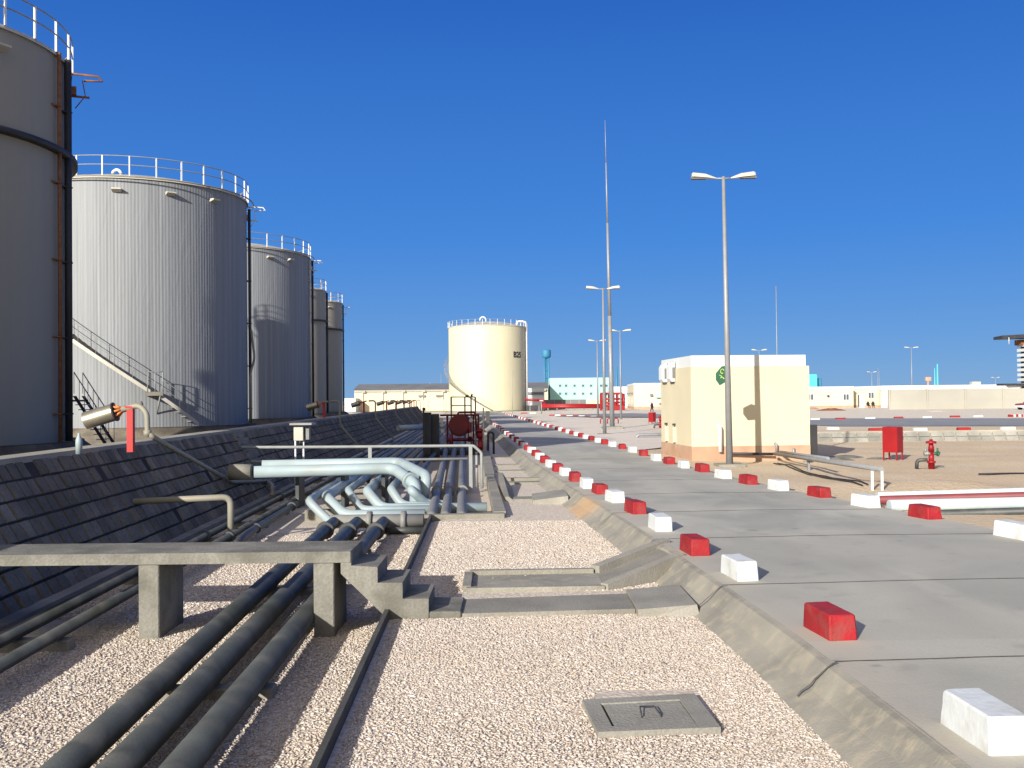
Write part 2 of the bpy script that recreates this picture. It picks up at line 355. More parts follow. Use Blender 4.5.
def road_mat(name, base, dark, joints=True, per=3.55, off=1.9):
    m, N, L, b = node_mat(name); g = N.new('ShaderNodeNewGeometry'); src = g.outputs['Position']
    c = nmix(N, L, nmap(N, L, nnoise(N, L, src, .35, 7, None, .8), .32, .68), dark, base)
    c = nmix(N, L, nmap(N, L, nnoise(N, L, src, 1.2, 8, (.6, .25, 1), .6), .48, .72, 0, .7), c, tuple(v * 1.22 for v in base))
    c = nmix(N, L, nmap(N, L, nnoise(N, L, src, 60, 3), .3, .7, 0, .28), c, tuple(v * .55 for v in base))
    c = nmix(N, L, nmap(N, L, nnoise(N, L, src, 2.4, 6), .60, .72, 0, .4), c, (.21, .20, .18))
    if joints:
        at_ = N.new('ShaderNodeAttribute'); at_.attribute_name = 'across'; A_ = at_.outputs['Fac']
        wn_ = nnoise(N, L, src, .8, 5); ad_ = N.new('ShaderNodeMath'); ad_.operation = 'MULTIPLY_ADD'; ad_.inputs[1].default_value = .10; L.new(wn_, ad_.inputs[0]); L.new(A_, ad_.inputs[2])
        tr = N.new('ShaderNodeValToRGB'); e_ = tr.color_ramp.elements
        tab = [(.0, 0), (.26, 0), (.34, 1), (.42, 0), (.60, 0), (.69, 1), (.78, 0), (1, 0)]
        while len(e_) < len(tab): e_.new(.5)
        for q_, (p_, v_) in enumerate(tab): e_[q_].position = p_; e_[q_].color = (v_, v_, v_, 1)
        L.new(ad_.outputs[0], tr.inputs[0]); st_ = nnoise(N, L, src, 1.5, 6, (1, .12, 1)); mu_ = N.new('ShaderNodeMath'); mu_.operation = 'MULTIPLY'; L.new(tr.outputs[0], mu_.inputs[0]); L.new(nmap(N, L, st_, .35, .75, 0, .42), mu_.inputs[1])
        c = nmix(N, L, mu_.outputs[0], c, tuple(v * .62 for v in base))
        du = N.new('ShaderNodeMath'); du.operation = 'SUBTRACT'; du.inputs[1].default_value = .5; L.new(A_, du.inputs[0]); da = N.new('ShaderNodeMath'); da.operation = 'ABSOLUTE'; L.new(du.outputs[0], da.inputs[0])
        dn = N.new('ShaderNodeMath'); dn.operation = 'MULTIPLY_ADD'; dn.inputs[1].default_value = .22; L.new(nnoise(N, L, src, 1.7, 7), dn.inputs[0]); L.new(da.outputs[0], dn.inputs[2])
        c = nmix(N, L, nmap(N, L, dn.outputs[0], .50, .62, 0, .7), c, (.44, .385, .30))
        oil = nnoise(N, L, src, 1.9, 3); c = nmix(N, L, nmap(N, L, oil, .70, .76, 0, .55), c, (.13, .125, .115))
    if joints:   # every slab of the pour has its own tone
        sx = N.new('ShaderNodeSeparateXYZ'); L.new(src, sx.inputs[0])
        k = N.new('ShaderNodeMath'); k.operation = 'MULTIPLY_ADD'; k.inputs[1].default_value = 1 / per; k.inputs[2].default_value = -off / per
        sk = N.new('ShaderNodeMath'); sk.operation = 'MULTIPLY_ADD'; sk.inputs[1].default_value = .0; L.new(sx.outputs[0], sk.inputs[0]); L.new(sx.outputs[1], sk.inputs[2])
        L.new(sk.outputs[0], k.inputs[0]); fl = N.new('ShaderNodeMath'); fl.operation = 'FLOOR'; L.new(k.outputs[0], fl.inputs[0])
        wn = N.new('ShaderNodeTexWhiteNoise'); wn.noise_dimensions = '1D'; L.new(fl.outputs[0], wn.inputs['W'])
        c = nmix(N, L, nmap(N, L, wn.outputs['Value'], 0, 1, 0, .30), c, tuple(v * .72 for v in base))
    L.new(c, b.inputs['Base Color']); b.inputs['Roughness'].default_value = .82
    bp = N.new('ShaderNodeBump'); bp.inputs['Strength'].default_value = .35; bp.inputs['Distance'].default_value = .01
    L.new(nnoise(N, L, src, 45, 6), bp.inputs['Height']); L.new(bp.outputs[0], b.inputs['Normal']); return m
M['road'] = road_mat('concrete_road', (.43, .41, .34), (.29, .285, .24))
M['asphalt'] = road_mat('far_asphalt', (.25, .25, .245), (.20, .20, .198), False)
M['joint'] = mat('tar_joint', (.10, .095, .085), .9, var=.4, scale=6, coord='World')
def ground_mat():
    m, N, L, b = node_mat('sand'); g = N.new('ShaderNodeNewGeometry'); src = g.outputs['Position']
    c = nmix(N, L, nmap(N, L, nnoise(N, L, src, .12, 8, None, .4), .35, .65), (.60, .475, .305), (.53, .40, .25))
    c = nmix(N, L, nmap(N, L, nnoise(N, L, src, .5, 8), .52, .7, 0, .55), c, (.58, .49, .37))
    c = nmix(N, L, nmap(N, L, nnoise(N, L, src, 18, 6), .35, .75, 0, .35), c, (.42, .31, .20))
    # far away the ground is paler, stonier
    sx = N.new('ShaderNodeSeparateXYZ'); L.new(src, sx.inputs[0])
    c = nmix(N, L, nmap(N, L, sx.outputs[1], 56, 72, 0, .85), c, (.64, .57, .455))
    L.new(c, b.inputs['Base Color']); b.inputs['Roughness'].default_value = .95
    bp = N.new('ShaderNodeBump'); bp.inputs['Strength'].default_value = 1.0; bp.inputs['Distance'].default_value = .06
    L.new(nnoise(N, L, src, 9, 8), bp.inputs['Height']); L.new(bp.outputs[0], b.inputs['Normal']); return m
M['sand'] = ground_mat()
def yard_mat():
    m, N, L, b = node_mat('pale_gravel_yard'); g = N.new('ShaderNodeNewGeometry'); src = g.outputs['Position']
    c = nmix(N, L, nmap(N, L, nnoise(N, L, src, .25, 8), .35, .65), (.68, .60, .49), (.61, .53, .43))
    c = nmix(N, L, nmap(N, L, nnoise(N, L, src, 14, 6), .4, .75, 0, .4), c, (.50, .42, .33))
    L.new(c, b.inputs['Base Color']); b.inputs['Roughness'].default_value = .95
    bp = N.new('ShaderNodeBump'); bp.inputs['Strength'].default_value = .8; bp.inputs['Distance'].default_value = .04
    L.new(nnoise(N, L, src, 12, 6), bp.inputs['Height']); L.new(bp.outputs[0], b.inputs['Normal']); return m
M['yard'] = yard_mat()
def shoulder_mat():
    m, N, L, b = node_mat('shoulder_concrete'); g = N.new('ShaderNodeNewGeometry'); src = g.outputs['Position']
    c = nmix(N, L, nmap(N, L, nnoise(N, L, src, 1.1, 7, None, .6), .35, .65), (.285, .265, .215), (.19, .18, .15))
    c = nmix(N, L, nmap(N, L, nnoise(N, L, src, 6, 7), .5, .7, 0, .6), c, (.37, .32, .235))
    # rust coloured washout on the shoulder near the first cross drain
    d = N.new('ShaderNodeVectorMath'); d.operation = 'DISTANCE'; L.new(src, d.inputs[0]); d.inputs[1].default_value = (1.45, 21.6, .12)
    ad = N.new('ShaderNodeMath'); ad.operation = 'MULTIPLY_ADD'; ad.inputs[1].default_value = 1.6; L.new(nnoise(N, L, src, 2.2, 5), ad.inputs[0]); L.new(d.outputs['Value'], ad.inputs[2])
    c = nmix(N, L, nmap(N, L, ad.outputs[0], 1.1, 2.3, .65, 0), c, (.50, .30, .14))
    L.new(c, b.inputs['Base Color']); b.inputs['Roughness'].default_value = .92
    bp = N.new('ShaderNodeBump'); bp.inputs['Strength'].default_value = .45; bp.inputs['Distance'].default_value = .012
    L.new(nnoise(N, L, src, 38, 8), bp.inputs['Height']); L.new(bp.outputs[0], b.inputs['Normal']); return m
M['shoulder'] = shoulder_mat()

# ------------------------------------------------------------------ plan lines
def pw(tab):
    xs = [a for a, b in tab]; ys = [b for a, b in tab]
    return lambda q: float(np.interp(q, xs, ys))
lbx = pw([(-10, 3.2), (3, 3.0), (6.1, 2.9), (9.05, 2.83), (12.2, 2.65), (16.6, 2.37), (24.6, 1.72), (36.5, .88), (82, -1.5), (150, -5.0), (185, -7)])
rbx = pw([(-10, 11.9), (12, 8.6), (15, 7.6), (17.6, 7.25), (19.5, 6.87), (23.2, 6.16), (26.8, 5.64), (30.9, 5.25), (37.8, 4.88), (50, 4.15), (100, 1.5), (150, -1.2), (185, -3)])
kerbx = lambda Y: -1.14 - .028 * Y
toex = lambda Y: -5.75 - .042 * Y          # toe of the dike
ROADZ = .30
def smooth(a, b, x):
    t = max(0, min(1, (x - a) / (b - a))); return t * t * (3 - 2 * t)
def hf(x, y):
    rb = rbx(y) + .25
    n = .06 * noise.noise(Vector((x * .35, y * .35, 0))) + .02 * noise.noise(Vector((x * 1.1, y * 1.1, 3)))
    if x < rb - .6: base = -.32
    else:
        base = .235
        s = smooth(0, 5, x - rb)
        low = .05 + .10 * smooth(14, 10, x)
        base = base * (1 - s) + low * s + n * (.4 + s) if y < 53.0 else base
        # little mound by the pipe crossing
        base += .20 * math.exp(-((x - 10.6) ** 2 / 7 + (y - 25.2) ** 2 / 3)) + .12 * math.exp(-((x - 15) ** 2 / 9 + (y - 29) ** 2 / 6))
        if y >= 50:
            k = smooth(53.05, 54.1, y) if x > 15 else smooth(50, 56, y)
            hi = .25 + .23 * smooth(8, 16, x)
            lo = low if x > 15 else base
            base = lo * (1 - k) + hi * k
        if x > 200 or y > 400: base = .2
    return base
xs = [-900, -500, -300, -200, -140, -100, -80, -60, -50, -40, -30, -20, -12, -8, -4] + [(-3 + i * .55) for i in range(86)] + [46, 50, 56, 64, 74, 86, 100, 120, 150, 200, 260, 350, 500, 900]
ys = [-40, -20, -8, 0, 6] + [9 + i * .5 for i in range(100)] + [60, 62, 65, 70, 76, 84, 94, 105, 120, 140, 165, 200, 260, 350, 420, 600, 1000, 2000, 4000]
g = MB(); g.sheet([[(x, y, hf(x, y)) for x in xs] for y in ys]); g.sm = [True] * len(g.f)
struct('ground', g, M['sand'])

# main road, cross joints, shoulder
ysr = [-6] + [i * 1.0 for i in range(0, 150)] + [150, 160, 175]
g = MB(); rows = []; ac = []
for y in ysr:
    a, b = lbx(y) - .24, rbx(y) + .42
    rows.append([(a + (b - a) * k / 12, y, ROADZ + .02 * (1 - abs(k / 6 - 1))) for k in range(13)] + [(b + .05, y, ROADZ - .3)]); ac += [k / 12 for k in range(13)] + [1.0]
g.sheet(rows); ro_ = struct('road', g, M['road'])
at_ = ro_.data.attributes.new('across', 'FLOAT', 'POINT'); at_.data.foreach_set('value', ac)
g = MB()
def wob(t, s): return .012 * noise.noise(Vector((t * 3, s * 7.7, 0))) + .02 * noise.noise(Vector((t * .6, s * 3.1, 5)))
for i, y in enumerate([5.2, 8.32, 11.75, 15.6, 19.2, 22.8, 26.6, 31, 36, 41, 47, 54, 62, 72, 84]):
    a, b = lbx(y) - .20, rbx(y) + .38
    wd = .013 * (1 + y / 90)
    rows = []
    for k in range(41):
        x = a + (b - a) * k / 40; yy = y + (x - a) * .035 + wob(x, i)
        wl = wd * (1 + .6 * noise.noise(Vector((x * 4, i * 9, 1))))
        z = ROADZ + .02 * (1 - abs(k / 20 - 1)) + .004
        rows.append([(x, yy - wl, z), (x, yy + wl, z)])
    g.sheet(rows)
struct('road_joint', g, M['joint'])
g = MB(); rows = []
for k in range(0, 420):
    y = -4 + k * .38
    if y > 150: break
    e = .035 * noise.noise(Vector((y * .8, 0, 0))) + .015 * noise.noise(Vector((y * 3.5, 1, 0)))
    ex = lbx(y) - .22 + e * .6
    rows.append([(ex, y, ROADZ + .004), (ex - .07, y, ROADZ - .015 + e * .2), (ex - .22 + e, y, ROADZ - .17 + e * .4), (ex - .38 + e, y, .035 + e * .3), (ex - .50 + e, y, -.05)])
g.sheet(rows); struct('road_shoulder', g, M['shoulder'])
g = MB()
for i, y in enumerate([2.3, 8.2, 11.65, 15.5, 19.1, 22.7, 26.5, 31, 36, 41]):      # cracks across the shoulder
    ex = lbx(y) - .20; pr = []
    for k in range(10):
        t = k / 9; pr.append((ex - .02 - .36 * t, y - .10 * t + .03 * noise.noise(Vector((t * 5, i, 2))), ROADZ + .012 - .02 * t - .25 * max(0, t - .12) + .012))
    g.sheet([[(p[0], p[1] - .014, p[2]), (p[0], p[1] + .014, p[2])] for p in pr])
struct('shoulder_crack', g, M['joint'])

# gravel beds
g = MB(); rows = []
for k in range(0, 150):
    y = -3 + k * .5
    if y > 58: break
    xl = kerbx(y) + .02 if y < 20.9 else float(np.interp(y, [20.9, 21.3, 45, 70], [kerbx(20.9), -.27, -1.2, -2.3]))
    xr = lbx(y) - .48
    rows.append([(xl + (xr - xl) * j / 10, y, .005 * noise.noise(Vector(((xl + (xr - xl) * j / 10) * .9, y * .9, 0))) if 0 < j < 10 else 0) for j in range(11)])
g.sheet(rows); g.sm = [True] * len(g.f); struct('gravel_bed', g, M['gravel'])
g = MB(); rows = []
for y in [-3 + k * .6 for k in range(250)]:
    if y > 135: break
    xl = toex(y) - .3
    xr = kerbx(y) if y < 20.9 else float(np.interp(y, [20.9, 21.3, 45, 70, 140], [kerbx(20.9), -.3, -1.25, -2.3, -6]))
    rows.append([(xl + (xr - xl) * j / 8, y, -.2 + .006 * noise.noise(Vector(((xl + (xr - xl) * j / 8) * .8, y * .8, 4)))) for j in range(9)])
g.sheet(rows); g.sm = [True] * len(g.f); struct('pipe_trench_gravel', g, M['gravel'])
def inner(name, pts, z, m):
    g = MB(); g.add([(p[0], p[1], z) for p in pts], [list(range(len(pts)))]); return struct(name, g, m)
inner('gravel_yard', [(rbx(40) + .6, 43), (6.4, 44.5), (9.2, 50), (11.2, 56), (14, 75), (13.6, 103), (8.5, 121), (3.2, 124), (rbx(100) + .6, 100), (rbx(80) + .6, 80), (rbx(60) + .6, 60)], .262, M['yard'])

# loose stones on the near gravel, one mesh, each stone an irregular little solid
def stones():
    base = np.array([[1, 0, 0], [-1, 0, 0], [0, 1, 0], [0, -1, 0], [0, 0, 1], [0, 0, -1]], float)
    tri = np.array([[0, 2, 4], [2, 1, 4], [1, 3, 4], [3, 0, 4], [2, 0, 5], [1, 2, 5], [3, 1, 5], [0, 3, 5]])
    P = []
    def fill(n, xlo, xhi, ylo, yhi, z, s0, s1):
        y = rng.uniform(ylo, yhi, n); u = rng.uniform(0, 1, n)
        a = np.array([xlo(q) for q in y]); b = np.array([xhi(q) for q in y]); x = a + (b - a) * u
        k = (np.abs(x) < .56 * y + .6) & ~((x > .5) & (x < 1.6) & (y > 7.45) & (y < 8.6) & (x > .62 + .045 * (y - 7.5)) & (x < 1.56 + .0 * y))
        k &= ~((y > 11.6) & (y < 13.05) & (x > -.7))
        x, y = x[k], y[k]
        P.append(np.stack([x, y, np.full_like(x, z), rng.uniform(s0, s1, len(x)) * (1 + .9 * rng.random(len(x)) ** 8)], 1))
    fill(62000, lambda y: kerbx(y) + .09, lambda y: lbx(y) - .60, 6.2, 12.3, .004, .009, .017)
    fill(38000, lambda y: kerbx(y) + .09, lambda y: lbx(y) - .60, 12.3, 20.6, .002, .012, .022)
    fill(40000, lambda y: max(toex(y) + .3, -5.2), lambda y: kerbx(y) - .06, 5.8, 12.5, -.194, .010, .019)
    fill(22000, lambda y: toex(y) + .3, lambda y: kerbx(y) - .06, 12.5, 20.5, -.196, .013, .024)
    P = np.concatenate(P); n = len(P)
    V = np.repeat(base[None], n, 0) * rng.uniform(.65, 1.25, (n, 6, 1)) * np.stack([rng.uniform(.8, 1.4, n), rng.uniform(.7, 1.1, n), rng.uniform(.28, .55, n)], 1)[:, None, :]
    a = rng.uniform(0, 2 * PI, n); t = rng.uniform(-.35, .35, n)
    ca, sa = np.cos(a), np.sin(a); ct, st = np.cos(t), np.sin(t)
    Rz = np.zeros((n, 3, 3)); Rz[:, 0, 0] = ca; Rz[:, 0, 1] = -sa; Rz[:, 1, 0] = sa; Rz[:, 1, 1] = ca; Rz[:, 2, 2] = 1
    Rx = np.zeros((n, 3, 3)); Rx[:, 0, 0] = 1; Rx[:, 1, 1] = ct; Rx[:, 1, 2] = -st; Rx[:, 2, 1] = st; Rx[:, 2, 2] = ct
    V = np.einsum('nij,nkj->nki', Rz @ Rx, V) * P[:, 3][:, None, None] + P[:, :3][:, None, :]
    T = (tri[None] + 6 * np.arange(n)[:, None, None]).reshape(-1, 3)
    me = bpy.data.meshes.new('loose_gravel'); me.vertices.add(n * 6); me.vertices.foreach_set('co', V.reshape(-1).astype(np.float32))
    me.loops.add(T.size); me.loops.foreach_set('vertex_index', T.reshape(-1).astype(np.int32))
    me.polygons.add(len(T)); me.polygons.foreach_set('loop_start', np.arange(0, T.size, 3, dtype=np.int32)); me.polygons.foreach_set('loop_total', np.full(len(T), 3, np.int32))
    me.update(calc_edges=True); me.materials.append(M['stone'])
    o = bpy.data.objects.new('loose_gravel', me); col.objects.link(o); o['kind'] = 'stuff'; o['label'] = 'pale pink and cream loose gravel stones beside the road'; o['category'] = 'gravel'
stones()

# ------------------------------------------------------------------ the dike
CREST = 1.65
def paved_slope(y0, y1, toe, top, z0, z1, bw, rowsn, gap=.035, jit=.004, taperend=0):
    """blocks laid on a slope; toe(y) -> x of the toe, top(y) -> x of the crest"""
    g = MB(); n = int((y1 - y0) / bw)
    for i in range(n):
        for j in range(rowsn):
            if random.random() < .006: continue
            off = 0
            ya, yb = y0 + i * bw + off + gap * .5, y0 + (i + 1) * bw + off - gap * .5
            ta, tb = (j + .045) / rowsn, (j + .955) / rowsn
            q = []
            for (y, t) in ((ya, ta), (yb, ta), (yb, tb), (ya, tb)):
                if taperend and y > y1 - taperend: pass
                X = toe(y) * (1 - t) + top(y) * t; Z = z0 * (1 - t) + z1 * t
                q.append(Vector((X, y, Z)))
            nrm = (q[1] - q[0]).cross(q[3] - q[0]).normalized()
            if nrm.z < 0: nrm = -nrm
            h = .028 + random.uniform(-jit, jit) * 1.6
            tl = [random.uniform(-.004, .004) for _ in range(4)]
            c = sum(q, Vector()) / 4
            up = [p + (c - p) * .06 + nrm * (h + tl[k]) for k, p in enumerate(q)]
            lo = [p - nrm * .03 for p in q]
            g.hexa(lo, up)
    return g
topx = lambda y: toex(y) - 1.15
dk = thing('dike', 'long block paved bund dike with a pale crest in front of the storage tanks', 'dike', (toex(30) - 1.3, 30, 0))
g = MB(); rows = []
yd = [-8, 0, 6, 12, 18, 24, 30, 36, 48, 60, 80, 100, 120, 132, 134.5]
for y in yd:
    e = 1 if y <= 132 else .02
    rows.append([(toex(y), y, -.25), (toex(y) * (1 - e) + e * topx(y), y, -.2 + (CREST + .2) * e - .0), (topx(y) - .35, y, -.2 + (CREST + .2) * e), (topx(y) - 3.0, y, -.35)])
g.sheet(rows); part('core', g, M['block_joint'], dk)
part('slope_paving', paved_slope(-2, 131.5, toex, topx, -.2, CREST - .02, .31, 7, .045, .009), M['block'], dk)
g = MB()
for i in range(38):
    y = -4 + i * 3.6
    if y > 130: break
    a, b = y + .01, y + 3.59
    g.hexa([(topx(a) + .03, a, CREST - .05), (topx(b) + .03, b, CREST - .05), (topx(b) - .36, b, CREST - .05), (topx(a) - .36, a, CREST - .05)],
           [(topx(a) + .03, a, CREST + .05), (topx(b) + .03, b, CREST + .05), (topx(b) - .36, b, CREST + .06), (topx(a) - .36, a, CREST + .06)])
part('coping', g, M['crest'], dk)
g = MB()
for i in range(12):
    a = -4 + i * 3; b = a + 2.99
    g.hexa([(toex(a) - .02, a, -.25), (toex(a) + .2, a, -.25), (toex(b) + .2, b, -.25), (toex(b) - .02, b, -.25)],
           [(toex(a) - .02, a, -.12), (toex(a) + .2, a, -.12), (toex(b) + .2, b, -.12), (toex(b) - .02, b, -.12)])
part('toe_kerb', g, M['concrete'], dk)
# stair strip over the slope at Y = 29.3
g = MB()
for k in range(9):
    t0_, t1_ = k / 9, (k + 1) / 9; y0_, y1_ = 28.9, 29.9
    xa = toex(29.4) * (1 - t0_) + topx(29.4) * t0_; xb = toex(29.4) * (1 - t1_) + topx(29.4) * t1_; z = -.2 + (CREST + .2) * t1_
    g.hexa([(xb, y0_, -.2), (xa, y0_, -.2), (xa, y1_, -.2), (xb, y1_, -.2)], [(xb, y0_, z), (xa, y0_, z), (xa, y1_, z), (xb, y1_, z)])
part('slope_stair', g, M['concrete'], dk)

# ------------------------------------------------------------------ tanks
def ring_rail(c, rad, z, n, hgt, mpost, mrail, parent, a0=0, a1=2 * PI, size=.07):
    pts = [a0 + (a1 - a0) * k / n for k in range(n if a1 - a0 > 6.2 else n + 1)]
    for a in pts:
        g = MB(); g.box((c[0] + rad * math.cos(a), c[1] + rad * math.sin(a), z), (size, size, hgt), a); part('rail_post', g, mpost, parent)
    cl = a1 - a0 > 6.2; K = 96
    for hz in (hgt, hgt * .55):
        g = MB(); g.tube([(c[0] + rad * math.cos(a0 + (a1 - a0) * k / K), c[1] + rad * math.sin(a0 + (a1 - a0) * k / K), z + hz) for k in range(K if cl else K + 1)], .028, 6, closed=cl)
        part('guard_rail', g, mrail, parent)
def davit(c, rad, z, ang, parent, m):
    d = Vector((math.cos(ang), math.sin(ang), 0)); p = Vector((c[0], c[1], z)) + d * rad
    g = MB(); g.tube([p + Vector((0, 0, -.1)), p + d * 1.0 + Vector((0, 0, -.1)), p + d * 1.15 + Vector((0, 0, -.28)), p + d * .5 + Vector((0, 0, -.32))], .045, 6)
    g.tube([p + d * .45 + Vector((0, 0, -.32)), p + d * .55 + Vector((0, 0, -.9)), p + d * .2 + Vector((0, 0, -1.4))], .02, 6)
    g.tube([p + Vector((0, 0, -.95)), p + d * .7 + Vector((0, 0, -.95))], .045, 6)
    g.box(tuple(p + d * .12 + Vector((0, 0, -.9))), (.24, .24, .3), ang)
    part('davit_arm', g, m, parent)
def risers(c, rad, z0, z1, angs, parent):
    for a, off, r, m in angs:
        g = MB(); x, y = c[0] + (rad + off) * math.cos(a), c[1] + (rad + off) * math.sin(a)
        g.tube([(x, y, z0), (x, y, z1)], r, 10)
        o = part('riser_pipe', g, m, parent)
        for k in range(5):
            g = MB()
            z = z0 + (z1 - z0) * (k + .6) / 5.3; d = Vector((math.cos(a), math.sin(a), 0)); e = Vector((-d.y, d.x, 0))
            q = Vector((c[0], c[1], z)) + d * (rad + .02)
            g.tube([q - e * .25, q + d * (off + r) - e * .25 * 0], .03, 6); g.tube([q + e * .3, q - e * .3 + d * .02], .035, 6)
            part('pipe_bracket', g, m, o)
def helix_stair(c, rad, wd, a0, z0, a1, z1, parent, m, ms, posts=True):
    """spiral stair hugging a shell from angle a0 to a1"""
    n = max(4, int(abs(a1 - a0) * rad / .28)); st = []; ot = []
    g = MB()
    for k in range(n):
        a = a0 + (a1 - a0) * (k + .5) / n; z = z0 + (z1 - z0) * (k + .5) / n
        g.box((c[0] + (rad + wd / 2) * math.cos(a), c[1] + (rad + wd / 2) * math.sin(a), z), (wd, .24, .035), a)
    part('stair_treads', g, m, parent)
    g = MB(); rows = []
    for rr in (rad + wd, rad + wd + .03): pass
    for k in range(n + 1):
        a = a0 + (a1 - a0) * k / n; z = z0 + (z1 - z0) * k / n
        for rr in (rad + .03, rad + wd): pass
        ca, sa = math.cos(a), math.sin(a)
        rows.append([(c[0] + (rad + wd) * ca, c[1] + (rad + wd) * sa, z + .1), (c[0] + (rad + wd + .03) * ca, c[1] + (rad + wd + .03) * sa, z + .1),
                     (c[0] + (rad + wd + .03) * ca, c[1] + (rad + wd + .03) * sa, z - .13), (c[0] + (rad + wd) * ca, c[1] + (rad + wd) * sa, z - .13), (c[0] + (rad + wd) * ca, c[1] + (rad + wd) * sa, z + .1)])
    g.sheet(rows); part('stair_stringer', g, ms, parent)
    g = MB()
    pt = lambda k, h: (c[0] + (rad + wd) * math.cos(a0 + (a1 - a0) * k / n), c[1] + (rad + wd) * math.sin(a0 + (a1 - a0) * k / n), z0 + (z1 - z0) * k / n + h)
    g.tube([pt(k, 1.0) for k in range(n + 1)], .024, 6); g.tube([pt(k, .55) for k in range(n + 1)], .018, 6)
    for k in range(0, n + 1, 3): g.tube([pt(k, 0), pt(k, 1.0)], .018, 5)
    part('stair_handrail', g, M['rail_grey'], parent)

def tank(name, label, c, rad, z0, z1, mshell, ring=None, nposts=30, group='storage tanks in a row behind the dike', seams=0, mplinth='block'):
    t = thing(name, label, 'storage tank', (c[0], c[1], z0 - 1.2), group)
    g = MB(); g.lathe((c[0], c[1], 0), [(rad, z0), (rad, z1)], 128)
    # top angle ring
    sh = bpy.data.objects.new('shell', g.mesh('shell', mshell, (c[0], c[1], z0 - 1.2))); col.objects.link(sh); sh.parent = t; ROOT[sh.name] = ROOT[t.name]
    g = MB(); prof = [(rad + .09, z1 - .12), (rad + .09, z1), (rad - .02, z1 + .02)]
    sl = R(17); rho = rad / math.sin(sl)
    for k in range(1, 9):
        q = rad * (1 - k / 8); prof.append((q, z1 + .02 + math.sqrt(rho * rho - q * q) - rho * math.cos(sl)))
    g.lathe((c[0], c[1], 0), prof, 96); part('roof', g, M['offwhite'], t)
    g = MB(); g.lathe((c[0], c[1], 0), [(rad + .5, z0 + .02), (rad + .45, z0), (rad + 2.1, z0 - 1.3)], 64); g.lathe((c[0], c[1], 0), [(rad - .3, z0), (rad + .5, z0 + .02)], 64)
    part('plinth', g, M[mplinth], t)
    if ring:
        g = MB(); g.lathe((c[0], c[1], 0), [(rad - .01, ring - .1), (rad + .28, ring - .1), (rad + .28, ring + .1), (rad - .01, ring + .1)], 96)
        part('stiffener_ring', g, M['dark'], t)
    ring_rail(c, rad + .1, z1, nposts, 1.1, M['white'], M['rail_grey'], t)
    return t

TZ0, TZ1 = 1.15, 15.0
C0, C1, C2, C3 = (-21.7, 16.0), (-22.25, 35.3), (-23.0, 61.2), (-24.35, 85.8)
C4, C5 = (-25.1, 112.7), (-25.6, 127.1)
RT = 6.9; R1 = 6.1; R2 = 6.6
tanks = []
t0 = tank('storage_tank', 'storage tank outside the left of the picture whose shadow crosses the road', C0, R1, TZ0, TZ1, M['steel_beige'])
t1 = tank('storage_tank', 'smooth grey tank with dark ring cut off by the left edge of the photo', C1, R1, TZ0, TZ1, M['steel_beige'], ring=11.5)
t2 = tank('storage_tank', 'big silver ribbed tank with a spiral stair, second from the left', C2, R2, TZ0, TZ1, M['clad'])
t3 = tank('storage_tank', 'silver ribbed tank partly in shadow, third from the left', C3, RT, TZ0, TZ1, M['clad'])
t4 = tank('storage_tank', 'narrow grey tank with dark ring, between the silver tanks and the farthest one', C4, 4.1, TZ0, TZ1, M['steel_beige'], ring=11.5, nposts=18)
t5 = tank('storage_tank', 'farthest narrow grey tank at the end of the row against the sky', C5, 4.0, TZ0, TZ1, M['steel_beige'], ring=11.5, nposts=18)
def tang(c, rad):
    """angle round a shell of the right-hand silhouette seen from the road side"""
    D = math.hypot(*c); b = math.atan2(-c[1], -c[0]); return b + math.acos(rad / D)
a = tang(C1, R1)
risers(C1, R1, .5, 15.0, [(a - .40, .16, .07, M['rust']), (a - .27, .17, .13, M['dark'])], t1)
davit(C1, R1, 15.1, a - .02, t1, M['rust'])
a = tang(C2, R2); risers(C2, R2, .5, 14.6, [(a - .05, .16, .09, M['dark'])], t2); davit(C2, R2, 14.9, a, t2, M['white'])
g = MB(); d = Vector((math.cos(a - .12), math.sin(a - .12), 0)); q = Vector((*C2, 0)) + d * (R2 + .18); g.tube([q + Vector((0, 0, 1)), q + Vector((0, 0, 4.2)), q + d * .2 + Vector((.1, 0, 5.2)), q + Vector((.1, 0, 7))], .07, 8, bend=.3); part('riser_pipe', g, M['pipe_beige'], t2)
a = tang(C3, RT); risers(C3, RT, .5, 14.8, [(a - .16, .14, .08, M['offwhite']), (a + .02, .25, .1, M['dark'])], t3); davit(C3, RT, 14.9, a, t3, M['white'])
a = tang(C4, 4.1); risers(C4, 4.1, .5, 14.8, [(a - .02, .14, .12, M['dark'])], t4)
a = tang(C5, 4.0); risers(C5, 4.0, .5, 14.8, [(a - .02, .14, .10, M['dark'])], t5); davit(C5, 4.0, 14.6, a, t5, M['white'])
# foam chambers under the rims
for tt, c, rad, angs in ((t2, C2, R2, (-1.85, -1.35, -.93, -.52)), (t3, C3, RT, (-1.35, -.8, -.5)), (t4, C4, 4.1, (-.75,)), (t5, C5, 4.0, (-.75,)), (t1, C1, R1, (-.92, -.45))):
    for a in angs:
        d = Vector((math.cos(a), math.sin(a), 0)); q = Vector((c[0], c[1], 14.3)) + d * (rad + .04); e = Vector((-d.y, d.x, 0))
        g = MB(); g.extr([q - e * .28, q - e * .28 + d * .34 + Vector((0, 0, -.02)), q - e * .28 + d * .34 + Vector((0, 0, -.09)), q - e * .28 + Vector((0, 0, -.2))], e * .5)
        part('foam_deflector', g, M['offwhite'], tt)
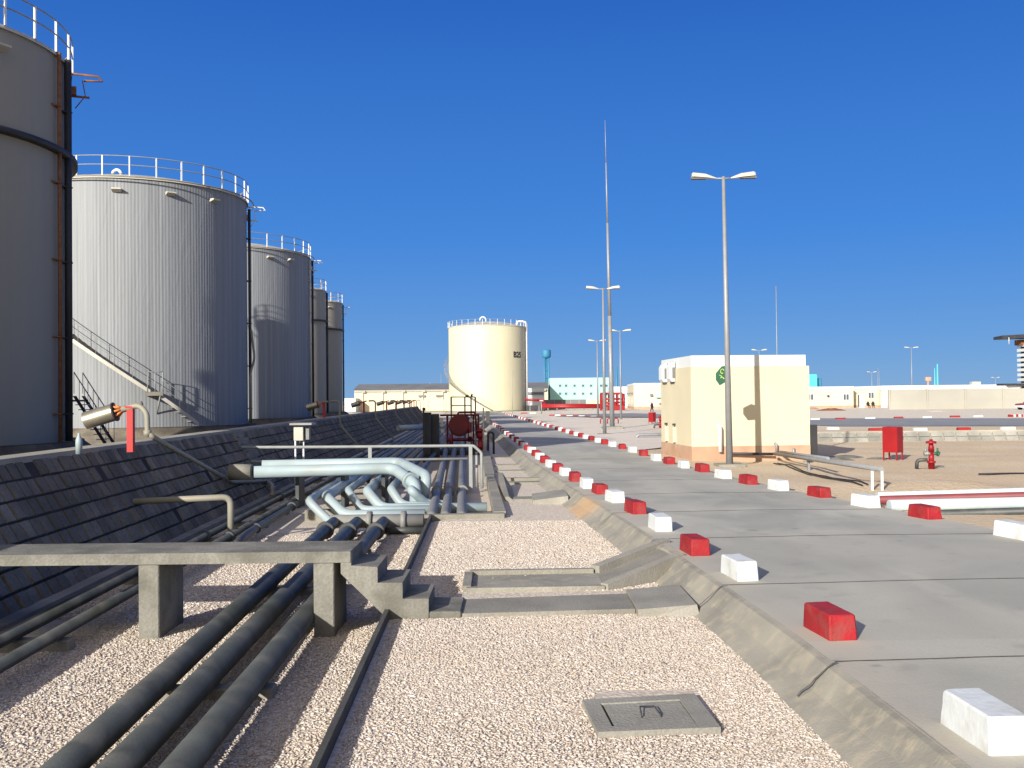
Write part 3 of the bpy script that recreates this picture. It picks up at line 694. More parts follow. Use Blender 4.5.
# gooseneck vent on the silver tank, rim box beside it
def gooseneck(p, r, h, w_, parent, m):
    p = Vector(p); g = MB(); g.tube([p, p + Vector((0, 0, h)), p + Vector((-w_ * .5, 0, h + w_ * .35)), p + Vector((-w_, 0, h)), p + Vector((-w_, 0, h - w_ * .4))], r, 12, bend=w_ * .4); part('roof_vent', g, m, parent)
pv = atY(121, 174, 56.2); gooseneck((pv.x, pv.y, 15.0), .085, .55, .46, t2, M['white'])
for tt, c, rad in ((t2, C2, R2), (t3, C3, RT)):
    g = MB(); g.tube([(c[0] + (rad + .42) * math.cos(k * PI / 48), c[1] + (rad + .42) * math.sin(k * PI / 48), 14.9) for k in range(96)], .04, 6, closed=True); part('shadow_ring', g, M['pipe_beige'], tt)  # pipe ring added for the shadow line it throws on the shell
# spiral stair of the silver tank with its landing
helix_stair(C2, R2, .75, R(-43), 1.3, R(-60), 2.9, t2, M['pipe_beige'], M['offwhite'])
helix_stair(C2, R2, .75, R(-63.5), 3.1, R(-176), 13.2, t2, M['pipe_beige'], M['offwhite'])
g = MB(); g.lathe((*C2, 0), [(R2 + .02, 2.9), (R2 + .95, 2.9), (R2 + .95, 3.12), (R2 + .02, 3.12), (R2 + .02, 2.9)], 4, False, R(-65), R(-59)); part('stair_landing', g, M['pipe_beige'], t2)
g = MB()
for ang in (-65, -62, -59): g.tube([(C2[0] + (R2 + .93) * math.cos(R(ang)), C2[1] + (R2 + .93) * math.sin(R(ang)), zz) for zz in (3.1, 4.2)], .03, 6)
g.tube([(C2[0] + (R2 + .93) * math.cos(R(x)), C2[1] + (R2 + .93) * math.sin(R(x)), 4.2) for x in (-65, -63, -61, -59)], .025, 6)
g.tube([(C2[0] + (R2 + .9) * math.cos(R(-60)), C2[1] + (R2 + .9) * math.sin(R(-60)), 2.9), (C2[0] + R2 * math.cos(R(-60)), C2[1] + R2 * math.sin(R(-60)), 1.9)], .04, 6)
part('landing_rail', g, M['rail_grey'], t2)
# dark stair at the foot of the nearest tank
a = -1.1; helix_stair(C1, R1, .8, -.95, .9, -1.9, 6.8, t1, M['dark'], M['dark'])

# short stair between first and second tank
st = thing('access_stair', 'short steel stair with pale treads between the nearest and the ribbed tank', 'stair', (-18.8, 44.5, 0))
g = MB()
for k in range(8):
    x = -18.1 - k * .13; z = .9 + k * .22; g.box((x - .1, 44.5, z), (.26, .9, .04))
part('tread', g, M['offwhite'], st)
for s_ in (-.45, .45):
    g = MB(); g.hexa([(-17.95, 44.5 + s_ - .02, .65), (-17.8, 44.5 + s_ - .02, .65), (-17.8, 44.5 + s_ + .02, .65), (-17.95, 44.5 + s_ + .02, .65)],
                     [(-19.35, 44.5 + s_ - .02, 2.85), (-19.2, 44.5 + s_ - .02, 2.85), (-19.2, 44.5 + s_ + .02, 2.85), (-19.35, 44.5 + s_ + .02, 2.85)]); part('stringer', g, M['dark'], st)
    g = MB(); g.tube([(-17.9, 44.5 + s_, 1.7), (-19.3, 44.5 + s_, 3.9)], .025, 6)
    for k in range(7): g.tube([(-17.9 - k * .233, 44.5 + s_, .8 + k * .36), (-17.9 - k * .233, 44.5 + s_, 1.7 + k * .366)], .015, 5)
    part('handrail', g, M['rail_grey'], st)
g = MB(); g.box((-19.9, 44.5, 2.6), (1.3, 1.0, .08)); g.box((-20.4, 44.1, 0), (.1, .1, 2.6)); g.box((-20.4, 44.9, 0), (.1, .1, 2.6)); part('landing', g, M['dark'], st)

# cream tank B25
BC = (atY(488, 400, 192).x, 192.0); BR = 7.45; BZ1 = 16.3
tb = tank('storage_tank', 'cream tank lettered B25 standing alone beyond the end of the road', BC, BR, .4, BZ1, M['cream_tank'], nposts=34, group='none', mplinth='concrete')
del tb['group']
helix_stair(BC, BR, .9, R(-84), .6, R(-186), 8.8, tb, M['rail_grey'], M['roof_grey'])
helix_stair(BC, BR, .9, R(-186), 8.8, R(-270), BZ1, tb, M['rail_grey'], M['offwhite'])
gooseneck((BC[0] - .2, BC[1] - 2.5, BZ1 + .6), .13, 1.0, 1.1, tb, M['white'])
a = R(-14); q = Vector((BC[0] + BR * math.cos(a), BC[1] + BR * math.sin(a), 0)); 
g = MB(); g.tube([q + Vector((.25, 0, .5)), q + Vector((.25, 0, 17.3)), q + Vector((-1.55, -.2, 17.3)), q + Vector((-1.55, -.2, BZ1))], .2, 12, bend=.7); part('overflow_pipe', g, M['white'], tb)
cu = bpy.data.curves.new('tank_number', 'FONT'); cu.body = 'B25'; cu.size = 1.5; cu.extrude = 0; cu.offset = .05
to = bpy.data.objects.new('tmp', cu); col.objects.link(to); bpy.context.view_layer.update()
me = bpy.data.meshes.new_from_object(to.evaluated_get(bpy.context.evaluated_depsgraph_get()))
bpy.data.objects.remove(to)
for v in me.vertices:
    aa = R(-90 + 41.5) + v.co.x * .95 / BR; v.co = Vector(((BR + .03) * math.cos(aa), (BR + .03) * math.sin(aa), v.co.y + 10.35 - (.4 - 1.2)))
me.materials.append(M['black']); o = bpy.data.objects.new('tank_number', me); col.objects.link(o); o.parent = tb; ROOT[o.name] = ROOT[tb.name]

# ------------------------------------------------------------------ kerb blocks
def block_mesh(name, m, seed):
    g = MB(); rr = random.Random(seed); g.box((0, 0, -.02), (.275, .66, .25), taper=.93, bev=.014)
    bm = bmesh.new(); bm.from_mesh(g.mesh('t', m)); bmesh.ops.triangulate(bm, faces=[f for f in bm.faces if len(f.verts) > 4]); bmesh.ops.subdivide_edges(bm, edges=bm.edges[:], cuts=5, use_grid_fill=True)
    for v in bm.verts:      # rough cast sides, worn and chipped arrises
        p = v.co; n1 = noise.noise(p * 9 + Vector((seed * 7, 0, 0))); n2 = noise.noise(p * 26 + Vector((0, seed * 5, 0)))
        ax_ = abs(p.x) / .13; ay_ = abs(p.y) / .32; az_ = p.z / .23; edge = max(min(ax_, ay_), min(ax_, az_), min(ay_, az_))
        k = .002 * n1 + .0015 * n2 + (.016 * max(0, n1 - .12) if edge > .88 else 0)
        v.co = p - Vector((p.x, p.y * .4, (p.z - .1) * .8)).normalized() * k
    me = bpy.data.meshes.new('kerb_block'); bm.to_mesh(me); bm.free(); me.materials.append(m); return me
    return g.mesh(name, m)
BM = {'red': [block_mesh('kerb_block', M['red_block'], s) for s in (1, 2, 3)], 'white': [block_mesh('kerb_block', M['white_block'], s) for s in (4, 5, 6)]}
ORD = ['first', 'second', 'third', 'fourth', 'fifth', 'sixth', 'seventh', 'eighth', 'ninth', 'tenth', 'eleventh', 'twelfth', 'thirteenth', 'fourteenth', 'fifteenth', 'sixteenth', 'seventeenth', 'eighteenth', 'nineteenth', 'twentieth']
def block(colr, x, y, z, rz, label, group, sc=1.0):
    o = bpy.data.objects.new('kerb_block', random.choice(BM[colr])); col.objects.link(o); o.location = (x, y, z)
    o.rotation_euler = (random.uniform(-.015, .015), random.uniform(-.015, .015), rz + random.uniform(-.06, .06)); o.scale = (sc * random.uniform(.95, 1.05), sc * random.uniform(.94, 1.05), (sc if sc <= 1 else .62) * random.uniform(.93, 1.04)); return tag(o, label, 'kerb block', group)
# left row: near-left bottom corners
L_row = [(986, 755), (825, 641), (733.7, 581), (688.8, 556), (654.6, 531.5), (630, 514.5), (610, 503), (595, 494.5), (582, 488.7), (570.6, 482), (561, 476), (553.7, 472), (547, 467.3), (541, 463.3), (536.5, 459.6), (532.6, 456.3), (528.7, 453)]
cnt = {'white': 0, 'red': 0}; colr = 'white'; last = None; pts = []
for q in L_row:
    p = at(q[0], q[1], ROADZ); pts.append((p.x + .135, p.y + .30))
y = pts[-1][1] + 2.15
while y < 128: pts.append((lbx(y) + .12, y)); y += 2.15
for i, (x, y) in enumerate(pts):
    c = 'white' if i % 2 == 0 else 'red'; k = cnt[c]; cnt[c] += 1
    if i == 0: lab = 'nearest white kerb block, cut by the bottom right of the photo'
    elif i < 20: lab = '%s %s kerb block on the left edge of the road, counting from the camera' % (ORD[k], c)
    elif y < 62: lab = 'small %s kerb block in tank shadow on the left edge of the road' % c
    else: lab = 'tiny far %s kerb block on the left edge of the road by the red pumps' % c
    block(c, x, y, ROADZ, R(3.5) if y < 12 else R(6), lab, 'kerb blocks on the left edge of the road')
R_row = [(1016.5, 540.4), (924, 519.8), (864, 508), (817, 498), (776, 491), (745.5, 485), (720.5, 479), (699.5, 472.5), (681, 468.3), (666.5, 464.5), (653.5, 461), (641, 456.3), (630, 452.6), (620, 449.3)]
pts = []
for q in R_row:
    p = at(q[0], q[1], ROADZ); pts.append((p.x + .135, p.y + .30))
y = pts[-1][1] + 2.3
while y < 150: pts.append((rbx(y) + .14, y)); y += 2.3
cnt = {'white': 0, 'red': 0}
for i, (x, y) in enumerate(pts):
    c = 'white' if i % 2 == 0 else 'red'; k = cnt[c]; cnt[c] += 1
    if i == 0: lab = 'white kerb block cut by the right edge of the photo, below the pipes'
    elif i < 20: lab = '%s %s kerb block on the right edge of the road, counting from the camera' % (ORD[k], c)
    elif y < 90: lab = 'small %s kerb block on the right edge beside the pale gravel yard' % c
    else: lab = 'tiny far %s kerb block on the right edge before the cream tank' % c
    rz = R(14) if y < 22 else R(9) if y < 31 else R(4)
    block(c, x, y, ROADZ, rz, lab, 'kerb blocks on the right edge of the road')
# cross road
def HG(x, y): return hf(x, y)
g = MB(); far = [(90, 73), (62, 77), (42.5, 82), (27, 90), (20.5, 108), (16, 132), (6, 140), (-4, 142)]; near = [(90, 58), (60, 60.5), (32, 62.5), (21.5, 66), (16.5, 82), (13.8, 104), (6, 126), (-3, 130)]
rows = []
for (a, b), (c, d) in zip(far, near):
    rows.append([(c + (a - c) * k / 6, d + (b - d) * k / 6, max(HG(a, b), HG(c, d), HG((a + c) / 2, (b + d) / 2)) + .03) for k in range(7)])
g.sheet(rows); struct('cross_road', g, M['asphalt'])
far_blocks = [(815, 419.8, 'white'), (840.5, 419.4, 'red'), (870, 418.8, 'white'), (898.5, 418.3, 'red'), (927, 417.7, 'white'), (955, 417.2, 'red'), (978, 416.8, 'white')]
seen = {'red': 0, 'white': 0}
for px, py, c in far_blocks:
    p = at(px, py, .5); k = seen[c]; seen[c] += 1
    block(c, p.x, p.y, .5, R(84), '%s %s block from the left on the far edge of the dark cross road' % (ORD[k], c), 'blocks along the far edge of the cross road', 1.25)
seen = {'red': 0, 'white': 0}
for px, py, c in [(833, 429.2, 'white'), (875.5, 430.4, 'red'), (920, 430.3, 'white'), (963.7, 429.8, 'red'), (1008, 429.2, 'white')]:
    p = at(px, py, .5); k = seen[c]; seen[c] += 1
    block(c, p.x, p.y, .495, R(88), '%s %s block from the left on the near edge of the dark cross road' % (ORD[k], c), 'blocks along the near edge of the cross road', 1.15)
nk = 0
for k in range(17):       # behind the gravel yard
    t = k / 16; px = 552 + (648 - 552) * t; py = 415.6 + 3.3 * t; p = at(px, py, .28); c = ('red', 'white')[k % 2]
    lab = ('%s block on the edge of the cross road %s the tall mast' % (c, 'left of' if px < 606 else 'right of'))
    block(c, p.x, p.y, .28, R(70), lab, 'blocks behind the pale gravel yard', 1.3)
for k in range(10):
    t = k / 9; p = at(1011 + 22 * t, 416.7, .5); c = ('red', 'white')[k % 2]
    block(c, p.x, p.y, .5, R(20), '%s block in the short close set row at the far right' % c, 'close set blocks at the far right', .9)
for px, c, lab in ((533, 'white', 'white block lying at the end of the road left of the small sign'), (524, 'red', 'red block lying at the end of the road under the cream tank')):
    p = at(px, 413.5, .28); block(c, p.x, p.y, .28, R(85), lab, 'blocks at the end of the road', 1.6)

# ------------------------------------------------------------------ concrete footbridge in the foreground
SD = 11.4; SY0, SY1 = 11.45, 12.35
wb = thing('concrete_footbridge', 'concrete footbridge slab on columns with steps over the pipes in the left foreground', 'footbridge', (-1.85, 11.9, -.2))
xe = atY(351, 552, SY0).x
g = MB(); g.box(((xe - 8.2) / 2, (SY0 + SY1) / 2, .655), (xe + 8.2, SY1 - SY0, .125), bev=.012); part('deck', g, M['concrete_old'], wb)
for px in (148, 323.5):
    x = atY(px, 600, SY0).x; g = MB(); g.box((x, (SY0 + SY1) / 2 - .0, -.3), (.235, .86, .955), bev=.012); part('column', g, M['concrete_old'], wb)
g = MB(); g.box((-6.9, (SY0 + SY1) / 2, -.3), (.24, .86, .955), bev=.012); part('column', g, M['concrete_old'], wb)
zs = [.60, .42, .235, .08]; xs_ = [xe, xe + .30, xe + .585, xe + .88, xe + 1.2]
poly = [(xe, .60)]
for k in range(3): poly += [(xs_[k + 1], zs[k]), (xs_[k + 1], zs[k + 1])]
poly += [(xs_[3], -.12), (xs_[3] - .47, -.12), (xs_[3] - .47, -.02), (xe - .10, .50), (xe - .1, .60)]
poly = [(xe + .0, .62)] + [(xs_[1], .60), (xs_[1], .42), (xs_[2], .42), (xs_[2], .235), (xs_[3], .235), (xs_[3], -.1), (xs_[3] - .46, -.1), (xs_[3] - .46, 0.0), (xe - .12, .53), (xe - .12, .652)] + [(xe + .0, .652)]
g = MB(); g.extr([(p[0], SY0 + .003, p[1]) for p in poly][::-1], (0, SY1 - SY0 - .006, 0)); part('steps', g, M['concrete_old'], wb)
g = MB(); g.box(((xs_[3] + xs_[4]) / 2 + .002, (SY0 + SY1) / 2, -.1), (xs_[4] - xs_[3] + .1, .86, .18), bev=.015); part('bottom_step', g, M['concrete_old'], wb)
# path to the road
y0p, y1p = SY0 + .05, SY1 + .08
pth = MB(); x0 = xs_[4] + .04; x1 = 1.40
pth.hexa([(x0, y0p, -.05), (x1, y0p + .12, -.05), (x1, y1p + .1, -.05), (x0, y1p - .1, -.05)], [(x0, y0p, .05), (x1, y0p + .12, .06), (x1, y1p + .1, .06), (x0, y1p - .1, .05)])
struct('path', pth, M['concrete'])
pad = MB(); xe1 = 2.12
pad.hexa([(x1 + .01, y0p - .06, -.05), (xe1, y0p - .1, -.05), (xe1, y1p + .3, -.05), (x1 + .01, y1p + .2, -.05)], [(x1 + .01, y0p - .06, .09), (xe1 - .03, y0p - .02, .13), (xe1 - .03, y1p + .3, .13), (x1 + .01, y1p + .2, .09)])
struct('path_ramp', pad, M['concrete_light'])

# drain basin with chute from the road
db = thing('drain_channel', 'open concrete drain trough running from the road edge into the gravel', 'drain', (.4, 13.6, 0))
Y0, Y1 = 13.05, 14.25; xl, xr_ = -.62, 1.18
g = MB(); t_ = .11
def wallbox(g, a, b, th_, z0, z1, z1b=None):
    a = Vector((a[0], a[1], 0)); b = Vector((b[0], b[1], 0)); d = (b - a).normalized(); n = Vector((-d.y, d.x, 0)) * th_ / 2; z1b = z1 if z1b is None else z1b
    g.hexa([a - n + Vector((0, 0, z0)), b - n + Vector((0, 0, z0)), b + n + Vector((0, 0, z0)), a + n + Vector((0, 0, z0))],
           [a - n + Vector((0, 0, z1)), b - n + Vector((0, 0, z1b)), b + n + Vector((0, 0, z1b)), a + n + Vector((0, 0, z1))])
wallbox(g, (xl, Y0), (xr_, Y0 + .06), t_, -.3, .06)
wallbox(g, (xl, Y1), (xr_ - .05, Y1 + .04), t_, -.3, .08)
wallbox(g, (xl + .0, Y0 + .06), (xl - .02, Y1 - .06), t_, -.3, .07)
part('trough_wall', g, M['concrete'], db)
g = MB(); g.sheet([[(xl, Y0, .012), (xl, Y1, .012)], [(xr_, Y0 + .03, .02), (xr_, Y1, .02)]]); part('trough_floor', g, M['shoulder'], db)
ex = lbx(14) - .22
g = MB(); g.sheet([[(xr_, Y0 + .05, .022), (xr_, Y1 - .02, .022)], [(xr_ + .3, Y0 + .35, .07), (xr_ + .3, Y1 + .25, .07)], [ex + .02, ] and [(ex + .02, Y0 + 1.0, .302), (ex + .02, Y1 + .85, .302)]])
part('chute_floor', g, M['concrete'], db)
g = MB(); wallbox(g, (xr_ - .02, Y1 + .03), (ex, Y1 + 1.0), .16, -.1, .12, .36); wallbox(g, (xr_, Y0 + .05), (ex + .02, Y0 + .95), .14, -.1, .08, .34)
part('chute_wall', g, M['concrete_light'], db)

# cover slab in the near gravel
mh = [at(582, 699.5, .05), at(694.5, 693.4, .05), at(720.8, 727, .05), at(597.8, 732, .05)]
ctr = sum(mh, Vector()) / 4
mt = thing('inspection_cover', 'square concrete inspection cover with a bent wire handle in the gravel', 'inspection cover', (ctr.x, ctr.y, 0))
def lerpq(q, u, v, z): return (q[0] * (1 - u) * (1 - v) + q[1] * u * (1 - v) + q[2] * u * v + q[3] * (1 - u) * v).xy.to_3d() + Vector((0, 0, z))
g = MB(); I = (.17, .83, .14, .86)
def bar(u0, u1, v0, v1, z0, z1): g.hexa([lerpq(mh, u0, v1, z0), lerpq(mh, u1, v1, z0), lerpq(mh, u1, v0, z0), lerpq(mh, u0, v0, z0)], [lerpq(mh, u0, v1, z1), lerpq(mh, u1, v1, z1), lerpq(mh, u1, v0, z1), lerpq(mh, u0, v0, z1)])
bar(0, 1, 0, .16, -.1, .05); bar(0, 1, .86, 1, -.1, .05); bar(0, .135, .16, .86, -.1, .05); bar(.835, 1, .16, .86, -.1, .05); part('frame', g, M['concrete_light'], mt)
g = MB(); bar(.165, .825, .175, .845, -.1, .042); part('lid', g, M['concrete_light'], mt)
g = MB(); g.tube([lerpq(mh, .42, .62, .04), lerpq(mh, .42, .62, .06), lerpq(mh, .44, .42, .075), lerpq(mh, .56, .42, .075), lerpq(mh, .58, .60, .06), lerpq(mh, .58, .64, .04)], .006, 6); part('handle', g, M['dark'], mt)
g = MB(); bar(.1375, .1625, .2, .82, -.12, -.02); part('gap', g, M['black'], mt)

# kerb plate between the two gravels
kb = MB()
for i in range(9):
    a = 2.0 + i * 2.1; b = a + 2.09
    if a > 20.5: break
    kb.hexa([(kerbx(a) - .03, a, -.25), (kerbx(a) + .03, a, -.25), (kerbx(b) + .03, b, -.25), (kerbx(b) - .03, b, -.25)],
            [(kerbx(a) - .02, a, .12), (kerbx(a) + .03, a, .12), (kerbx(b) + .03, b, .12), (kerbx(b) - .02, b, .12)])
solo('kerb_plate', kb, M['edge_dark'], 'thin upright concrete edging between the pipe bed and the gravel', 'edging', (kerbx(10), 10, 0))
# pit wall
pt = MB(); wallbox(pt, (kerbx(20.9) - 1.0, 20.95), (-.2, 21.2), .24, -.35, .10); wallbox(pt, (-.28, 21.33), (-.72, 31.5), .24, -.35, .12, .14)
wallbox(pt, (-.72, 31.5), (-1.2, 45), .3, -.35, .14); wallbox(pt, (-1.2, 45), (-2.3, 70), .3, -.35, .14)
pt.hexa([(-.16, 24.5, -.1), (.14, 24.5, -.1), (.02, 28.5, -.1), (-.4, 28.5, -.1)], [(-.2, 24.5, .12), (-.1, 24.5, .12), (-.3, 28.5, .42), (-.42, 28.5, .42)])
solo('pit_wall', pt, M['concrete'], 'low concrete wall around the valve pit where the grey pipes dive', 'wall', (-.5, 25, 0))
# bands across the gravel
bands = MB()
for (y, xa, wd, z) in ((24.9, -.1, .7, .05), (29.6, -.3, .5, .06), (30.6, -.35, .25, .1), (34.6, -.6, .45, .05), (37.6, -.7, .4, .06), (42.5, -.9, .5, .05)):
    xb = lbx(y) - .5; bands.hexa([(xa, y - wd / 2, -.05), (xb, y - wd / 2 + .05, -.05), (xb, y + wd / 2 + .05, -.05), (xa, y + wd / 2, -.05)], [(xa, y - wd / 2, z), (xb, y - wd / 2 + .05, z), (xb, y + wd / 2 + .05, z), (xa, y + wd / 2, z)])
struct('gravel_cross_kerb', bands, M['concrete'])
pad = MB(); y = 24.6; pad.hexa([(lbx(y) - 1.25, y - .75, -.05), (lbx(y) - .42, y - .9, -.05), (lbx(y) - .42, y + .9, -.05), (lbx(y) - 1.25, y + .9, -.05)], [(lbx(y) - 1.25, y - .75, .09), (lbx(y) - .42, y - .9, .2), (lbx(y) - .42, y + .9, .2), (lbx(y) - 1.25, y + .9, .09)])
struct('landing_pad', pad, M['concrete_light'])

# ------------------------------------------------------------------ pipes
def flange_mb(p, d, r, t=.05):
    p = Vector(p); d = Vector(d).normalized(); g = MB(); g.tube([p - d * t, p + d * t], r, 14); return g
def pipe(name, pts, r, m, label, group=None, bend=0, n=16, flanges=(), cat='pipe', fm=None):
    pts = [Vector(p) for p in pts]
    if not flanges:
        g = MB(); g.tube(pts, r, n, bend=bend); return solo(name, g, m, label, cat, tuple(pts[0]), group)
    t = thing(name, label, cat, tuple(pts[0]), group); g = MB(); g.tube(pts, r, n, bend=bend); part('pipe_run', g, m, t)
    for (p, d) in flanges: part('flange', flange_mb(p, d, r * 1.45), fm or m, t)
    return t
def trio(p, q):
    a, b = at(*p, .02), at(*q, .02); d = (b - a) / (b.y - a.y); return [tuple(a + d * (1.5 - a.y)), tuple(b)]
P1 = trio((65, 768), (331, 525)); P2 = trio((119, 768), (353, 526)); P3 = trio((181, 768), (380, 526))
nm = ('leftmost', 'middle', 'rightmost')
for k, (a, b) in enumerate((P1, P2, P3)):
    d = Vector(b) - Vector(a); fl = [(Vector(a) + d * q, d) for q in ((.955,) )]
    pipe('steel_pipe', [a, b, (b[0] - .01, 20.54, .02)], .118, M['pipe_dark'], '%s of the three thick dark pipes running under the footbridge' % nm[k], 'three thick dark pipes in the foreground', bend=.25, flanges=fl)
pipe('steel_pipe', [(-3.75, 20.56, .03), (-1.84, 20.56, .03)], .14, M['pipe_grey'], 'short grey header pipe lying across the ends of three dark pipes', flanges=[((-2.25, 20.56, .03), (1, 0, 0)), ((-2.95, 20.56, .03), (1, 0, 0))])
pipe('steel_pipe', [(-2.6, 20.1, -.11), (-1.8, 20.12, -.11)], .07, M['pipe_dark'], 'thin dark pipe below the grey header pipe beside the gravel edging')
# sleepers under the trio
for i, y in enumerate((5.4, 9.2, 14.0, 17.5)):
    c = -.975 - .0 + (-2.42 - 2.42 * 0) * 0
    x = (P1[0][0] + P3[0][0]) / 2 + ((P1[1][0] + P3[1][0]) / 2 - (P1[0][0] + P3[0][0]) / 2) * (y - 1.5) / 19; g = MB(); g.box((x, y, -.28), (1.1, .2, .18), bev=.01)
    solo('pipe_sleeper', g, M['concrete'], ['concrete sleeper under the three dark pipes nearest the camera', 'concrete sleeper under the three dark pipes just before the footbridge', 'concrete sleeper under the three dark pipes just beyond the footbridge', 'concrete sleeper under the three dark pipes beside their far ends'][i], 'sleeper', (x, y, -.2), 'sleepers under the three dark pipes')
# pipes along the dike
LL = [(-4.98, -4.7, .078, .02, 'dark pipe lying closest to the foot of the dike'), (-4.52, -4.7, .068, .01, 'dark pipe lying second from the foot of the dike')]
def rowx(x0, y): return x0 - .041 * y
for x0, _, r, z, lab in LL:
    pipe('steel_pipe', [(rowx(x0, 0), 0, z), (rowx(x0, 118), 118, z)], r, M['pipe_dark'], lab, 'dark pipes along the foot of the dike', flanges=[((rowx(x0, y), y, z), (-.041, 1, 0)) for y in (18.6, 26, 34)])
pipe('steel_pipe', [(-4.95, 17.6, -.08), (-4.98, 18.5, .03), (-5.25, 24.2, .03)], .075, M['pipe_dark'], 'short dark pipe ending on supports right of the dike pipes', flanges=[((-5.22, 23.6, .03), (-.04, 1, 0)), ((-5.04, 19.6, .03), (-.04, 1, 0))], bend=.3)
for i, y in enumerate([7, 11, 15, 19, 21.5, 24, 28, 33, 39, 46, 54, 63]):
    g = MB(); x = rowx(-4.8, y); g.box((x, y, -.28), (.8, .18, .21), bev=.01)
    solo('pipe_sleeper', g, M['concrete'], 'concrete sleeper under the dike pipes, %s from the camera' % ORD[i], 'sleeper', (x, y, -.2), 'sleepers under the dike pipes')
# pipes further on in the trench
for i, (x0, r, z) in enumerate([(-4.0, .07, .12), (-3.65, .09, .12), (-3.2, .07, .12), (-2.85, .10, .14), (-2.45, .07, .12), (-2.1, .08, .14), (-1.65, .09, .14)]):
    pipe('steel_pipe', [(rowx(x0, 30.5), 30.5, z - .2), (rowx(x0, 31.0), 31, z), (rowx(x0, 105), 105, z)], r, M['pipe_dark'], '%s dark pipe from the left in the shaded pipe bed beyond the handrail' % ORD[i], 'dark pipes beyond the handrail', bend=.3, n=10)
# three grey pipes
for k, (xa, xb) in enumerate(((-1.74, -2.90), (-1.45, -2.52), (-1.10, -2.14))):
    d = Vector((xb - xa, 21, 0)); a = Vector((xa, 21.35, .02))
    pipe('steel_pipe', [a + Vector((0, -.02, -.3)), a + Vector((0, 0, .0)), a + d * .15, a + d * 3.6], .115, M['pipe_grey'], '%s of the three parallel grey pipes left of the handrail post' % nm[k], 'three parallel grey pipes', bend=.12, flanges=[(a + d * .28 + Vector((0, 0, .0)), d)])
# pale chevron pipes
CH = [((352, 479.5), (308.5, 501), (327, 519), 21.75, .095, -4.0), ((357, 478), (326, 497), (345, 515.5), 22.3, .125, -1.95), ((367, 477), (348, 490.5), (362, 510), 23.3, .095, -1.9), ((381, 477), (367, 491.5), (382, 508.5), 23.9, .12, -.62), ((402.5, 479), (391, 489.5), (402.5, 506), 24.6, .105, -1.85), ((418, 485), (411, 490.5), (428, 504.5), 24.9, .105, -1.5)]
nn = ['leftmost', 'second from the left', 'third from the left', 'fourth from the left', 'fifth from the left', 'rightmost']
for k, (s0, e1, e2, yend, r, xend) in enumerate(CH):
    a = at(*s0, .35); b = at(*e1, .35); c = at(*e2, -.03)
    a = Vector((b.x - .041 * 9, b.y + 9, .35)) if k < 4 else Vector((b.x - .2, b.y + 4, .35))
    pts = [a, b, c] + ([Vector((xend, c.y - .02, -.03))] if xend > -3.9 else [c + Vector((.25, -.35, -.12))])
    pipe('pale_blue_pipe', pts, r, M['pipe_pale'], 'bent pale blue expansion pipe, %s of the six elbows' % nn[k], 'bent pale blue expansion pipes', bend=.2)
a, b, c = at(254, 472, .78), at(394, 468.5, .78), at(416, 485, .45)
pipe('pale_blue_pipe', [a, b, c, c + Vector((-.02, -.05, -.5))], .145, M['pipe_pale'], 'thick pale blue pipe, front one of the two coming from the dike', 'two thick pale blue cross pipes', bend=.28, flanges=[(b + (c - b) * .75, c - b)], fm=M['pipe_pale'])
a, b, c = at(262, 465.5, .82), at(400, 462.5, .82), at(427, 476.5, .62)
pipe('pale_blue_pipe', [a, b, c, c + Vector((-.12, .05, -.6))], .14, M['pipe_pale'], 'thick pale blue pipe, rear one of the two coming from the dike', 'two thick pale blue cross pipes', bend=.28)
q = at(250, 472, .78); g = MB(); g.tube([q + Vector((-.5, 0, 0)), q + Vector((.05, 0, 0))], .20, 14); solo('pipe_collar', g, M['concrete'], 'brown pipe collar where the pale cross pipes leave the dike', 'collar', tuple(q))
for k, (px, y) in enumerate(((300, 25.7), (345, 25.8), (385, 25.8))):
    p = atY(px, 480, y); g = MB(); g.box((p.x, y, -.25), (.10, .7, .86), bev=.01); solo('pipe_support', g, M['pipe_dark'], '%s thin steel support from the left under the thick pale pipes' % ORD[k], 'support', (p.x, y, -.2), 'supports under the thick pale pipes')
g = MB(); g.box((-4.35, 22.7, -.3), (.7, .3, .35), bev=.01); solo('pipe_support', g, M['concrete'], 'concrete block in the gravel left of the bent pale pipes', 'support', (-4.35, 22.7, -.2))
# further pale pipes catching the sun in the trench
pa, pb = at(398, 428, .7), at(425, 427, .7)
pipe('pale_blue_pipe', [pa, pb], .2, M['pipe_pale'], 'far pale blue cross pipe in front of the dark panels', n=10)
# beige foam pipes over the slope
def spt(px, py, lift=.12):
    """point above the dike slope seen at a pixel"""
    best = None
    for k in range(200):
        t = k / 199; z = -.2 + (CREST + .2) * t; p = at(px, py, z + lift)
        e = abs(p.x - (toex(p.y) * (1 - t) + topx(p.y) * t))
        if best is None or e < best[0]: best = (e, p)
    return best[1]
FBY = at(132, 447.5, CREST + .05).y
fp = [atY(122, 409.5, FBY), atY(139, 405, FBY - .05), atY(147, 413, FBY - .1), atY(147.5, 433, FBY - .1), atY(153, 437, FBY - .1), spt(232, 482), spt(268, 481), spt(273, 488)]
c = at(272.5, 499, 0.0); fp[-1] = Vector((c.x, c.y, .35)); fp[-2] = Vector((c.x - .15, c.y + .02, .42)) if False else fp[-2]
pipe('foam_pipe', fp + [c], .048, M['pipe_beige'], 'beige foam pipe running from the silver cylinder down the dike slope', bend=.22, flanges=[(c + Vector((0, 0, .12)), (0, 0, 1)), (fp[3], (0, 0, 1))])
q = [spt(133, 501.5, .08), spt(180, 502, .15)]; q2 = at(230.8, 531, .05); q1 = Vector((q2.x, q2.y, .05)) + Vector((0, 0, 26 * q2.y / 1000 + .15))
q1b = q1.copy(); qa = spt(133, 501.5, .05); qa = atY(133, 501.5, 18.7)
